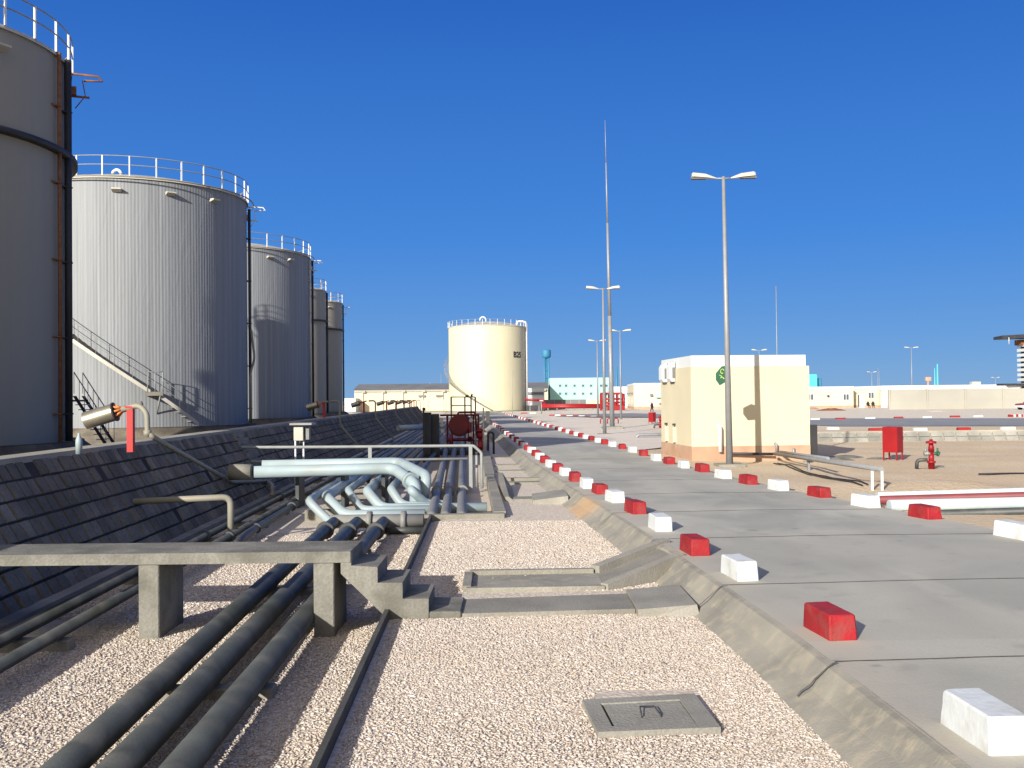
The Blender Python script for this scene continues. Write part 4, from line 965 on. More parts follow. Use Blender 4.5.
zt = q1.z
pa_ = spt(133, 501.5, .0); pipe('foam_pipe', [pa_, Vector((q1.x, q1.y, zt)), q2 + Vector((0, 0, -.2))], .06, M['pipe_beige'], 'beige bent pipe leaving the lower dike slope above the dark pipes', bend=.16)

# foam makers on the crest
def foam_maker(loc, label, s=.80):
    x, y, z = loc; t = thing('foam_maker', label, 'foam maker', loc, 'foam makers along the dike crest')
    ax = Vector((.90, .05, .27)).normalized(); ax_n = ax.copy(); ax = ax * s; c0_ = Vector((x - 1.05 * s, y, z + .64 * s))
    g = MB(); g.tube([c0_, c0_ + ax * .66], .20 * s, 20, caps=False); g.tube([c0_ + ax * .005, c0_ + ax * .655], .185 * s, 20, caps=True); part('barrel', g, M['galv_foam'], t)
    g = MB(); g.tube([c0_ + ax * .665, c0_ + ax * .70], .22 * s, 20); part('end_ring', g, M['dark'], t)
    g = MB()
    for k in range(8):
        a = k * PI / 4; e1 = ax.cross(Vector((0, 1, 0))).normalized(); e2 = ax_n.cross(e1)
        p = c0_ + ax * .70 + (e1 * math.cos(a) + e2 * math.sin(a)) * .15 * s; g.tube([p, c0_ + ax * .86 + (p - c0_ - ax * .7) * .25], .024, 6)
    g.tube([c0_ + ax * .8, c0_ + ax * .93], .06, 10); part('nozzle', g, M['orange'], t)
    g = MB(); g.tube([c0_ + ax * .9, c0_ + ax * 1.32], .045, 10); part('feed_pipe', g, M['pipe_beige'], t)
    g = MB(); g.box((x - .02, y, z - .06), (.11, .11, .80)); g.box((x - .02, y, z + .74), (.16, .16, .03)); part('post', g, M['red_fade'], t)
    return t
M['galv_foam'] = mat('galvanised_barrel', (.33, .30, .23), .35, .7, var=.15, scale=5, bump=.08)
M['red_fade'] = mat('bright_red_post', (.40, .02, .018), .6, var=.1, scale=4)
fb = at(132, 447.5, CREST + .05)
fm0 = foam_maker((fb.x, fb.y, CREST + .03), 'silver foam barrel on a bright red post, nearest on the dike crest')
for k, y in enumerate((48, 66, 84, 95, 106, 116, 125)):
    o = copy_tree(fm0, loc=(topx(y) - .1, y, CREST + .03), label='foam barrel on the dike crest, %s beyond the nearest one' % ORD[k])
    g = MB(); x = topx(y) - .1; g.tube([(x + .3, y, CREST + .84), (x + .75, y, CREST + .86), (x + .75, y - .1, CREST + .2), (x + .75, y, CREST - .3), (x + 1.9, y, 0)], .05, 8, bend=.3)
    solo('foam_pipe', g, M['pipe_beige'], 'thin foam pipe hooked over the dike at the %s far foam barrel' % ORD[k], 'pipe', (x + .3, y, CREST), 'foam pipes hooked over the dike')
# bottle standing on the crest
p = at(79, 454, CREST + .06); g = MB(); g.lathe((p.x, p.y, CREST + .06), [(.001, 0), (.05, 0), (.052, .2), (.045, .24), (.02, .29), (.02, .33), (.001, .33)], 14)
solo('bottle', g, M['pipe_pale'], 'pale blue bottle standing on the dike crest beside the nearest tank', 'bottle', (p.x, p.y, CREST + .06))

# handrail crossing the pipes
hr = thing('handrail', 'long grey two bar handrail crossing the pipe bed and climbing the dike', 'handrail', (-1.2, 28.9, 0))
HY = 28.9
def hp(px, py, y=HY): return atY(px, py, y)
g = MB(); g.tube([hp(198, 433), hp(217.5, 447.5), hp(330, 447), hp(468.5, 445.7), hp(474, 446), hp(481.5, 453), hp(482, 488, 28.6)], .045, 10, bend=.05); part('top_rail', g, M['rail_grey'], hr)
g = MB(); g.tube([hp(189, 437.6), hp(237, 462), hp(330, 461), hp(467.5, 458.7)], .04, 10); part('mid_rail', g, M['rail_grey'], hr)
for px in (370, 470.5):
    a = hp(px, 446); g = MB(); g.box((a.x, HY, -.15 if px > 400 else a.z - .45), (.10, .08, (a.z + .15) if px > 400 else .45)); part('post', g, M['rail_grey'], hr)
a = hp(476.5, 452, 29.6); g = MB(); g.tube([a, hp(477, 487, 29.6)], .04, 8); part('post', g, M['rail_grey'], hr)

# junction box with sun roof
jx = atY(299, 440, 29.7); jb = thing('junction_box', 'white cabinet on thin legs under a flat sun roof behind the handrail', 'junction box', (jx.x, 29.7, -.2))
zt_ = atY(300, 427, 29.7).z; zb_ = atY(300, 440.5, 29.7).z; xa, xb = atY(293.5, 430, 29.7).x, atY(303, 430, 29.7).x
g = MB(); g.box(((xa + xb) / 2, 29.85, zb_), (xb - xa, .28, zt_ - zb_), bev=.01); part('cabinet', g, M['offwhite'], jb)
g = MB(); g.box(((xa + xb) / 2 + .1, 29.85, zt_ + .06), (.66, .6, .06), bev=.01); part('sun_roof', g, M['rail_grey'], jb)
g = MB(); g.box((xb + .09, 29.95, zb_ + .02), (.12, .25, zt_ - zb_ - .02)); part('side_panel', g, M['pipe_grey'], jb)
for x in (xa + .02, xb - .02):
    g = MB(); g.box((x, 29.85, -.2), (.045, .045, zb_ + .2 if x > xa + .1 else zt_ + .26)); part('leg', g, M['white'], jb)
g = MB(); g.tube([(xb - .1, 29.75, zb_), (xb - .1, 29.75, zb_ - .12)], .03, 8); part('cable_gland', g, M['dark'], jb)

# red foam skid and dark panels
EY = 50
def ex_(px): return (px - 512) * EY / F
def ez_(py, px=465): return atY(px, py, EY).z
sk = thing('pump_skid', 'dark red pump skid with a round vessel and pipework beside the road', 'pump skid', (ex_(462), EY, -.1))
g = MB(); g.tube([(ex_(460), EY - .9, ez_(425)), (ex_(460), EY + 1.3, ez_(425))], .54, 28); g.tube([(ex_(460), EY - 1.02, ez_(425)), (ex_(460), EY - .9, ez_(425))], .45, 24); part('vessel', g, M['red_dark'], sk)
for px in (447, 473, 478):
    g = MB(); g.box((ex_(px), EY, -.2), (.1, .1, ez_(414) + .2)); part('frame_post', g, M['red_dark'], sk)
g = MB(); g.tube([(ex_(458), EY - .3, ez_(417)), (ex_(458), EY - .3, ez_(412.3)), (ex_(475), EY - .3, ez_(412.3)), (ex_(477.5), EY - .3, ez_(440))], .05, 8, bend=.1); g.tube([(ex_(440), EY - .2, ez_(415)), (ex_(478), EY - .2, ez_(415))], .05, 8)
g.tube([(ex_(447), EY - .8, ez_(439)), (ex_(478), EY - .8, ez_(439))], .08, 8); g.tube([(ex_(470), EY - .9, ez_(419)), (ex_(470), EY - .9, ez_(441))], .1, 8); g.tube([(ex_(452), EY - 1.1, ez_(433)), (ex_(452), EY - 1.1, ez_(446))], .1, 8)
part('pipework', g, M['red_dark'], sk)
g = MB(); g.box((ex_(461), EY + .2, -.25), (2.1, 3.0, .3)); part('skid_base', g, M['dark'], sk)
for px, py in ((442, 419), (443, 424), (443.5, 430), (471.5, 420), (471, 434)):
    g = MB(); g.tube([(ex_(px), EY - 1.0, ez_(py)), (ex_(px), EY - .93, ez_(py))], .1, 12); part('gauge', g, M['offwhite'], sk)
plt = thing('access_platform', 'tall grey steel guard frame above the red pump skid', 'platform', (ex_(462), EY + .8, 0))
FY = EY + .8
for px in (451.2, 464.8, 471, 475.3):
    g = MB(); a = atY(px, 397, FY); g.box((a.x, FY, 0), (.075, .075, a.z)); part('post', g, M['pipe_grey'], plt)
for py, x0, x1 in ((397, 451, 475.3), (405.6, 451, 471)):
    a, b = atY(x0, py, FY), atY(x1, py, FY); g = MB(); g.tube([a, b], .03, 6); part('rail', g, M['pipe_grey'], plt)
a = atY(467, 396, FY); g = MB(); g.box((a.x, FY, a.z - .03), (.16, .1, .08)); g.box((a.x + .24, FY, a.z - .03), (.1, .1, .12)); part('clamp', g, M['dark'], plt)
for k, (x0, x1, yt, Y) in enumerate(((423, 431, 412.5, 44), (431.5, 439, 414.0, 44.6))):
    a, b = atY(x0, yt, Y), atY(x1, yt, Y); g = MB(); g.box(((a.x + b.x) / 2, Y, -.2), (b.x - a.x, .5, a.z + .2), bev=.02)
    t = thing('switch_cabinet', ['dark control cabinet left of the red skid', 'dark control cabinet with cut corner touching the red skid'][k], 'cabinet', ((a.x + b.x) / 2, Y, -.2), 'dark control cabinets')
    part('cabinet', g, M['dark'], t); g = MB(); g.box(((a.x + b.x) / 2, Y - .27, .1), ((b.x - a.x) * .8, .03, a.z - .25)); part('door', g, M['dark'], t)
p = atY(423.5, 412, 43.4); g = MB(); g.box((p.x, 43.4, -.2), (.07, .07, p.z + .25)); g.box((p.x + .02, 43.4, p.z + .05), (.13, .1, .14)); solo('instrument_post', g, M['dark'], 'thin dark instrument post standing before the dark cabinets', 'post', (p.x, 43.4, -.2))
hy = thing('fire_hydrant', 'red and white hydrant standing in shade between the red skid and the road', 'fire hydrant', (ex_(481.5), 47.5, 0))
def hydrant_parts(t, x, y, z, s, green=True, wk=1.0):
    g = MB(); g.lathe((x, y, z), [(.001, 0), (.13 * s * wk, 0), (.13 * s * wk, .2 * s), (.17 * s * wk, .2 * s), (.17 * s * wk, .27 * s), (.11 * s * wk, .27 * s), (.11 * s * wk, .62 * s), (.13 * s * wk, .62 * s), (.11 * s * wk, .75 * s), (.08 * s * wk, .86 * s), (.001, .86 * s)], 20); part('barrel', g, M['red'], t)
    g = MB(); g.lathe((x, y, z), [(.001, .86 * s), (.17 * s, .86 * s), (.17 * s, .93 * s), (.06 * s, .95 * s), (.05 * s, 1.0 * s), (.001, 1.0 * s)], 16); part('cap', g, M['red'], t)
    for sx_, m in ((-1, M['galv']), (1, M['green'] if green else M['white'])):
        g = MB(); g.tube([(x, y, z + .52 * s), (x + sx_ * .22 * s, y - .03, z + .52 * s)], .06 * s, 10); g.tube([(x + sx_ * .2 * s, y - .03, z + .52 * s), (x + sx_ * .25 * s, y - .03, z + .50 * s)], .085 * s, 10)
        g.tube([(x + sx_ * .2 * s, y - .03, z + .56 * s), (x + sx_ * .2 * s, y - .03, z + .7 * s)], .03 * s, 6); part('outlet', g, m, t)
hydrant_parts(hy, ex_(481.5), 47.5, .0, 1.15, False)
p = atY(487, 432, 46.5); g = MB(); zt2 = atY(487, 411, 46.5).z; g.tube([(p.x - .16, 46.5, 0), (p.x - .16, 46.5, atY(485, 407.5, 46.5).z)], .035, 8); g.box((p.x + .04, 46.5, atY(487, 423, 46.5).z), (.18, .12, .55)); g.tube([(p.x - .1, 46.5, 0), (p.x - .1, 46.5, .8)], .04, 8)
solo('marker_post', g, M['offwhite'], 'pale plate on a thin dark post at the road side beside the hydrant', 'post', (p.x, 46.5, 0))
a, b = atY(488, 432.5, 46), atY(493.5, 432.5, 46); g = MB(); g.tube([(a.x, 46, 0), (a.x, 46, a.z), (b.x, 46, b.z), (b.x, 46, 0)], .05, 8, bend=.1); solo('hoop_barrier', g, M['dark'], 'low dark pipe hoop at the road side beside the marker post', 'barrier', (a.x, 46, 0))

# ------------------------------------------------------------------ cream building
ang = math.atan2(.4, 4.42); A = Vector((atY(692, 460, 36.3).x, 36.3, 0)); W_, D_ = 4.43, 4.6
ux = Vector((math.cos(ang), math.sin(ang), 0)); uy = Vector((-math.sin(ang), math.cos(ang), 0))
Bc = A + ux * W_ / 2 + uy * D_ / 2
cb = thing('substation_building', 'small cream flat roofed building with a white parapet beside the lamp post', 'building', tuple(Bc))
def bb(g, u, v, z, du, dv, dz, bev=0): c = A + ux * (u + du / 2) + uy * (v + dv / 2); g.box((c.x, c.y, z), (du, dv, dz), ang, bev=bev); return g
Ztop = atY(692.5, 355.5, 36.3).z; Zc = atY(692.5, 366.6, 36.3).z; Zb = atY(692.5, 446.7, 36.3).z
g = MB(); bb(g, 0, 0, Zb, W_, D_, Zc - Zb); part('wall', g, M['cream'], cb)
g = MB(); bb(g, .0, .0, -.3, W_, D_, Zb + .3); g.v = [v + (A + ux * W_ / 2 + uy * D_ / 2 - v).xy.to_3d() * -.004 for v in g.v]; part('base_band', g, M['pink'], cb)
g = MB(); bb(g, .02, .02, Zc, W_ - .14, D_ - .08, Ztop - Zc); part('parapet', g, M['white_wall'], cb)
for k, v in enumerate((2.2, 3.45)):     # louvred air hoods on the shaded side
    z0_, z1_ = 3.12, 3.8
    p0 = lambda u, vv, z: A + ux * u + uy * vv + Vector((0, 0, z))
    g = MB(); g.add([p0(-.02, v, z1_ + .08), p0(-.02, v, z0_), p0(-.16, v, z0_), p0(-.22, v, z0_ + .1), p0(-.22, v, z1_ - .1), p0(-.15, v, z1_ + .02),
                     p0(-.02, v + .55, z1_ + .08), p0(-.02, v + .55, z0_), p0(-.16, v + .55, z0_), p0(-.22, v + .55, z0_ + .1), p0(-.22, v + .55, z1_ - .1), p0(-.15, v + .55, z1_ + .02)],
                    [[0, 1, 2, 3, 4, 5], [11, 10, 9, 8, 7, 6], [0, 5, 11, 6], [5, 4, 10, 11], [4, 3, 9, 10], [2, 1, 7, 8], [3, 2, 8, 9]])
    h = part('air_hood', g, M['white_wall'], cb)
    g = MB(); bb(g, -.13, v - .012, z0_ + .12, .1, .02, z1_ - z0_ - .25); part('louvre', g, M['roof_grey'], h)
    g = MB(); bb(g, -.12, v + .05, .78, .14, .22, .58); part('meter_box', g, M['cream'], cb)
    g = MB(); bb(g, -.1, v + .08, 1.42, .1, .12, .08); part('wall_lamp', g, M['dark'], cb)
g = MB(); q = atY(722, 425, 36.3); q1 = atY(725, 453.5, 36.3); nrm = -uy
def onw(px, py, off=.1):
    d = ray(px, py); n = Vector((uy.x, uy.y, 0)); P0 = A + nrm * off; t = (P0 - Vector((0, 0, CAMZ))).dot(n) / d.dot(n); return Vector((0, 0, CAMZ)) + d * t
g.tube([onw(717.5, 425.5), onw(720, 427.5, .16), onw(720.4, 452, .16)], .075, 10, bend=.1); part('drain_pipe', g, M['white'], cb)
g = MB(); g.tube([onw(774.5, 443, .1), onw(776.5, 445, .14), onw(776.7, 452, .14)], .05, 8); g.tube([onw(793.5, 448, .1), onw(794, 456, .1)], .045, 8); part('drain_stub', g, M['galv'], cb)
g = MB(); bb(g, W_ + .02, .10, .15, .30, .05, 1.3); part('door', g, M['dark'], cb, 'dark open door leaning out on the right side')
# conduit running from the building towards the road
c0_ = onw(727, 453.7, .2); c1_ = onw(773, 454, .35); c2_ = atY(777, 456, 33.5)
e1 = atY(882, 469.5, 23.7); e0 = Vector((e1.x, e1.y, e1.z))
cdt = thing('conduit_pipe', 'long grey conduit pipe on white posts slanting from the cream building to the pipe crossing', 'pipe', tuple(e1))
g = MB(); g.tube([c0_, c1_], .05, 8); part('pipe_run', g, M['dark'], cdt)
g = MB(); c2_ = c1_ + Vector((.0, -.2, .02)); d = (e1 - c2_); g.tube([c2_, e1], .06, 10); g.tube([c2_ + Vector((.25, .1, .06)), c2_ + d * .55 + Vector((.2, .1, .06))], .05, 8); part('pipe_run', g, M['galv'], cdt)
for px in (872, 881.8):
    a = atY(px, 471, 23.7); g = MB(); g.box((a.x, 23.7, 0), (.05, .05, a.z)); part('post', g, M['white'], cdt)
for t_ in (.38,):
    q = c2_ + d * t_; g = MB(); g.box((q.x + .1, q.y, .0), (.07, .07, q.z - .05)); g.box((q.x + .1, q.y, q.z - .13), (.3, .1, .05)); part('bracket', g, M['galv'], cdt)
for k in range(2):
    g = MB(); pp = []
    for i in range(14):
        t = i / 13; q = c2_ + d * (t * .85 + .05) + Vector((-.15 - .18 * k, -.5 - .15 * k, 0)); q.x += .12 * noise.noise(Vector((t * 4, k * 5, 0))); q.z = hf(q.x, q.y) + .03; pp.append(q)
    g.tube(pp, .02, 6); solo('cable', g, M['black'], ['black cable lying on the sand under the slanting conduit, left one', 'black cable lying on the sand under the slanting conduit, right one'][k], 'cable', tuple(pp[0]), 'cables on the sand')
# rubble and debris right of the building
for k, (x, y, s) in enumerate(((12.4, 38.5, .5), (13.3, 40.0, .6), (14.3, 39.2, .4))):
    g = MB(); rows = []
    for i in range(7):
        rows.append([(x + s * 1.6 * (j / 6 - .5) * 2, y + s * (i / 6 - .5) * 2, hf(x, y) - .05 + max(0, (1 - ((j / 3 - 1) ** 2 + (i / 3 - 1) ** 2))) * .28 * s + .07 * noise.noise(Vector((j, i, k * 4)))) for j in range(7)])
    g.sheet(rows); solo('rubble_heap', g, M['concrete_old'], 'low rubble heap in the shade right of the cream building, %s one' % ('left', 'middle', 'right')[k], 'rubble', (x, y, 0), 'rubble heaps by the cream building')

# ------------------------------------------------------------------ lamps and masts
def lamp(px, pyb, pyt, Y, label, zb=.25, name='street_lamp', s=1.0, hw=.92):
    b = atY(px, pyb, Y); t_ = thing(name, label, 'street lamp', (b.x, Y, zb), 'double armed street lamps'); H = atY(px, pyt, Y).z
    x = b.x
    g = MB(); g.tube([(x, Y, zb), (x, Y, H)], .115 * s, 14, r1=.055 * s); g.box((x, Y, zb), (.36 * s, .36 * s, .03)); part('pole', g, M['galv'], t_)
    g = MB(); g.box((x, Y, zb - .15), (.9 * s, .9 * s, .2), bev=.02); part('footing', g, M['concrete'], t_)
    g = MB(); g.tube([(x - .3 * s, Y, H - .06), (x + .3 * s, Y, H - .06)], .03 * s, 8); part('arm', g, M['galv'], t_)
    for sg in (-1, 1):
        g = MB(); a, bb_ = x + sg * .24 * s, x + sg * (.24 + hw * .88) * s
        wa, wb_ = .09 * s, .15 * s; L_ = [(a, .04, .02), (a + sg * .35 * s, .15, .13), (bb_ - sg * .05, .16, .15), (bb_, .13, .11)]
        rows = []
        for (xx, w2, h2) in L_:
            dz = (abs(xx - x)) * .08
            rows.append([(xx, Y - w2 * s, H - .09 + dz), (xx, Y - w2 * .8 * s, H - .08 + h2 * s * .8 + dz), (xx, Y, H - .07 + h2 * s + dz), (xx, Y + w2 * .8 * s, H - .08 + h2 * s * .8 + dz), (xx, Y + w2 * s, H - .09 + dz), (xx, Y - w2 * s, H - .09 + dz)])
        g.sheet(rows); g.add(rows[-1][:5], [[0, 1, 2, 3, 4]]); g.add(rows[0][:5], [[4, 3, 2, 1, 0]])
        hd = part('lamp_head', g, M['offwhite'], t_)
        g = MB(); xm = a + sg * .55 * s; g.box((xm + sg * .04, Y, H - .12 + .55 * s * .08), (.5 * s, .22 * s, .04)); part('lens', g, M['roof_grey'], hd)
    return t_
L1 = lamp(729.6, 463, 176.5, 33.1, 'tall near lamp post standing in front of the cream building')
L1.rotation_euler = (0, math.atan((atY(723.4, 178, 33.1).x - L1.location.x) / 9.7), 0)
L2 = lamp(604.7, 434, 288, 62.7, 'lamp post just left of the tall mast in the gravel yard')
L3 = lamp(598, 415, 340.5, 120, 'distant thin lamp post left of the tall mast, before the mint building')
L4 = lamp(621, 415, 330.5, 103, 'distant lamp post right of the tall mast, beside the red frame', hw=1.0)
L5 = lamp(912, 390, 347.5, 176, 'far lamp post rising behind the long grey wall', zb=.4, hw=1.1)
L6 = lamp(995.5, 385, 377.5, 260, 'tiny far lamp over the white roof near the right edge', zb=.3)
L7 = lamp(759.5, 380, 350, 140, 'far lamp peeping over the roof of the cream building')
L8 = lamp(872, 390, 372, 230, 'small far lamp above the recessed entrance of the long building', zb=.3)
# green sign on the first pole
pc = Vector((atY(727.8, 376, 33.1).x, 33.1, atY(727, 376, 33.1).z)); sd = Vector((-.60, .80, 0))
sg_ = thing('sign_board', 'small dark green sign with yellow marks fixed to the near lamp pole', 'sign', tuple(pc + sd * .1))
hx = [(.05, .38), (.38, .22), (.62, .0), (.62, -.12), (.40, -.36), (.08, -.25)]
hx = [(.05, .34), (.24, .33), (.50, .10), (.50, -.12), (.34, -.30), (.05, -.18)]
nrm_ = Vector((-.80, -.60, 0))
g = MB(); g.extr([pc + sd * u + Vector((0, 0, v)) for u, v in hx][::-1], nrm_ * .025); part('plate', g, M['green'], sg_)
g = MB(); pts_ = [(.12, .18), (.18, .24), (.26, .21), (.28, .13), (.22, .08), (.17, .11)]
g.tube([pc + sd * u + Vector((0, 0, v)) + nrm_ * .035 for u, v in pts_], .014, 6); g.tube([pc + sd * u + Vector((0, 0, v)) + nrm_ * .035 for u, v in ((.12, -.10), (.20, -.03), (.28, -.07), (.24, -.0), (.34, .04))], .014, 6); part('emblem', g, M['yellow'], sg_)
g = MB(); g.tube([pc + Vector((0, 0, .15)), pc + sd * .12 + Vector((0, 0, .15))], .02, 6); g.tube([pc + Vector((0, 0, -.1)), pc + sd * .12 + Vector((0, 0, -.1))], .02, 6); part('bracket', g, M['galv'], sg_)

mx = atY(612.3, 427, 74).x; mz = atY(605, 120, 74).z
ms = thing('lightning_mast', 'very tall tapering grey mast standing in the pale gravel yard', 'mast', (mx, 74, .25))
ms.rotation_euler = (0, math.atan((atY(605, 120, 74).x - mx) / (mz - .25)), 0)
for k, (z0_, z1_, ra, rb) in enumerate(((.25, 8.6, .18, .15), (8.6, 15.5, .13, .09), (15.5, 20, .07, .05), (20, mz, .04, .015))):
    g = MB(); g.tube([(mx, 74, z0_), (mx, 74, z1_)], ra, 14, r1=rb); part('mast_section', g, M['galv'], ms)
g = MB(); g.box((mx, 74, .1), (1.5, 1.4, .32), bev=.03); part('footing', g, M['concrete_light'], ms)
def thin_mast(px, pyt, Y, m, label, r=.08, zb=.3, group=None):
    a = atY(px, pyt, Y); g = MB(); g.tube([(a.x, Y, zb), (a.x, Y, a.z)], r, 8, r1=r * .5); return solo('antenna_mast', g, m, label, 'mast', (a.x, Y, zb), group)
thin_mast(776, 286, 150, M['galv'], 'thin tall mast rising behind the roof of the cream building', .10)
thin_mast(441, 373, 300, M['galv'], 'thin white mast left of the cream tank, the taller of two', .12)
thin_mast(430, 383, 300, M['white'], 'short thin white mast over the long warehouse roof', .12)
thin_mast(602, 371, 260, M['teal'], 'teal pole rising over the mint building', .45)
thin_mast(616.6, 367, 250, M['teal'], 'teal pole right of the tall mast behind the red frame', .35)
thin_mast(937.3, 364, 230, M['cyan'], 'right one and taller of two pale teal poles over the long white roof', .28)
thin_mast(934.6, 368, 232, M['cyan'], 'left one and shorter of two pale teal poles over the long white roof', .18)
a = atY(928, 380, 240); g = MB(); g.tube([(a.x, 240, .3), (a.x, 240, a.z)], .25, 8); g.box((a.x, 240, a.z - .2), (1.3, .6, .9)); solo('antenna_mast', g, M['pink'], 'short mast with a reddish box over the white roof left of two teal poles', 'mast', (a.x, 240, .3))
a = atY(873, 371, 228); g = MB()
for s_ in (-.18, .18): g.tube([(a.x + 1.2 + s_, 228, .3), (a.x + 1.2 + s_, 228, a.z)], .04, 6)
for k in range(16): g.tube([(a.x + 1.02, 228, 1 + k * .5), (a.x + 1.38, 228, 1.5 + k * .5)], .03, 5)
solo('lattice_mast', g, M['galv'], 'thin lattice mast behind the recessed entrance of the long building', 'mast', (a.x + 1.2, 228, .3))

# ------------------------------------------------------------------ red cabinet, hydrant, barriers
def cabinet(t, x, y, z, s, rz=0):
    d = Vector((math.cos(rz), math.sin(rz), 0)); e = Vector((-d.y, d.x, 0)); w1, w2 = .50 * s, .58 * s; hz = .97 * s; z0_ = z + .30 * s
    g = MB(); g.box((x, y, z0_), (w1, w2, hz), rz, bev=.012); part('cabinet_body', g, M['red'], t)
    g = MB(); c = Vector((x, y, 0)) - e * (w2 / 2 + .006); g.box((c.x, c.y, z0_ + .03), (w1 * .92, .012, hz - .06), rz, bev=.004); dd = part('door', g, M['red'], t)
    g = MB(); c2 = c - e * .02 + d * w1 * .36; g.box((c2.x, c2.y, z0_ + hz * .5), (.03, .03, .12), rz); part('handle', g, M['dark'], dd)
    for a_ in (-1, 1):
        for b_ in (-1, 1):
            q = Vector((x, y, 0)) + d * a_ * (w1 / 2 - .03) + e * b_ * (w2 / 2 - .03); g = MB(); g.box((q.x, q.y, z), (.045, .045, .30 * s + .01), rz); part('leg', g, M['red'], t)
p = at(895, 459.5, .06)
cbn = thing('hose_cabinet', 'red metal hose cabinet on four legs standing on sand beside the hydrant', 'cabinet', (p.x, p.y, .05), 'red hose cabinets')
cabinet(cbn, p.x, p.y + .2, hf(p.x, p.y), 1.0, R(42))
p = at(931.5, 470.3, .06); hz_ = hf(p.x, p.y)
hyd = thing('fire_hydrant', 'red fire hydrant with a green valve standing on open sand', 'fire hydrant', (p.x, p.y, hz_), 'red fire hydrants'); hydrant_parts(hyd, p.x, p.y, hz_, .96, wk=.8)
g = MB(); g.tube([(p.x - .12, p.y, hz_ + .3), (p.x - .4, p.y + .15, hz_ + .28), (p.x - .42, p.y + .15, hz_)], .06, 10, bend=.1); part('suction_elbow', g, M['pipe_dark'], hyd)
p2 = at(652.5, 424.5, .27)
cb2 = copy_tree(cbn, loc=(p2.x, p2.y, .26), label='small far red hose cabinet at the left of the cream building'); cb2.scale = (.82,) * 3
p3 = at(660.3, 428.5, .27); hy2 = copy_tree(hyd, loc=(p3.x, p3.y, .26), label='far red hydrant half hidden by the corner of the cream building')
p = at(604, 420, .27)
for k, (x0, x1) in enumerate(((600.5, 604.5), (607.5, 611), (614, 618.5))):
    a, b = at(x0, 423.5, .27), at(x1, 423.5, .27); g = MB(); g.tube([(a.x, a.y, .25), (a.x, a.y, .72), (b.x, a.y, .72), (b.x, a.y, .25)], .05, 8, bend=.2)
    solo('hoop_barrier', g, M['red'], 'low red pipe hoop in the gravel yard, %s of three around the mast' % nm[k], 'barrier', (a.x, a.y, .25), 'red pipe hoops by the mast')
a, b = at(635.5, 437.5, .27), at(662, 433.5, .5); g = MB(); g.tube([(a.x, a.y, .2), (a.x + .15, a.y, .42), (a.x + 3.5, a.y + .2, .42)], .09, 10, bend=.2); solo('steel_pipe', g, M['galv'], 'short grey pipe lying on the ground left of the cream building', 'pipe', (a.x, a.y, .25))
# concrete stub trough and white slabs right of the building

# ------------------------------------------------------------------ pipe crossing at right
pr = [(at(877, 495.5, .42), at(1024, 491, .42), .07, 'pipe_white', 'rear pale blue pipe of the bundle crossing towards the right edge'),
      (at(877, 500, .36), at(1024, 495.8, .36), .085, 'pipe_maroon', 'maroon pipe of the bundle crossing towards the right edge'),
      (at(889, 505.5, .34), at(1024, 502.5, .34), .11, 'pipe_white', 'thick front pale blue pipe of the bundle crossing towards the right edge'),
      (at(930, 514.5, .22), at(1024, 511.5, .22), .085, 'pipe_dark', 'dark pipe in front of the bundle crossing towards the right edge')]
for a, b, r, m, lab in pr:
    d = (b - a).normalized(); d.z = 0; a = a - d * .0; pipe('crossing_pipe', [a, b + d * 14], r, M[m], lab, 'pipes crossing at the right edge')
sl_ = [Vector((pr[0][0].x, pr[0][0].y + .1, 0)), Vector((pr[0][0].x + 14, pr[0][0].y + .35, 0))]
g = MB(); wallbox(g, (pr[2][0].x + .2, pr[1][0].y - .35), (pr[2][0].x + 14, pr[1][0].y - .1), .9, .05, .2); solo('pipe_support', g, M['concrete'], 'low concrete sleeper wall under the crossing pipes at the right edge', 'support', (9, 21, 0))
a, b = at(979, 476, .1), at(1024, 475.5, .1); g = MB(); g.tube([(a.x, a.y, hf(a.x, a.y) + .03), ((a.x + b.x) / 2, a.y + .1, hf(a.x, a.y) + .03), (b.x + 2, b.y, hf(a.x, a.y) + .03)], .035, 6); solo('cable', g, M['black'], 'thin dark cable lying on the sand at the right edge', 'cable', tuple(a))

# paved slope of the cross road embankment
g = MB(); n_ = 78
for i in range(n_):
    for j in range(2):
        x = 16.3 + i * .66; ta, tb = .04 + j * .5, .46 + j * .5
        def sp(xx, t): return Vector((xx, 53.0 + .32 * t, -.02 + .56 * t))
        q = [sp(x, ta), sp(x + .57, ta), sp(x + .57, tb), sp(x, tb)]; nr = Vector((0, -.87, .5)).normalized(); h = .05 + random.uniform(-.012, .012)
        g.hexa([p - nr * .05 for p in q], [p + nr * h for p in q])
em = thing('embankment_paving', 'grey block paved bank below the dark cross road at right', 'embankment', (40, 53.4, 0))
part('blocks', g, M['wallblock'], em)
g = MB(); g.sheet([[(16, 52.98, -.1), (16, 53.0, -.02), (16, 53.33, .55)], [(68, 52.98, -.1), (68, 53.0, -.02), (68, 53.33, .55)]]); part('bed', g, M['concrete'], em)
g = MB(); g.hexa([(15.6, 53.28, .35), (68, 53.28, .35), (68, 54.5, .3), (15.6, 54.5, .3)], [(15.6, 53.28, .6), (68, 53.28, .6), (68, 54.5, .52), (15.6, 54.5, .52)]); part('coping', g, M['crest'], em)

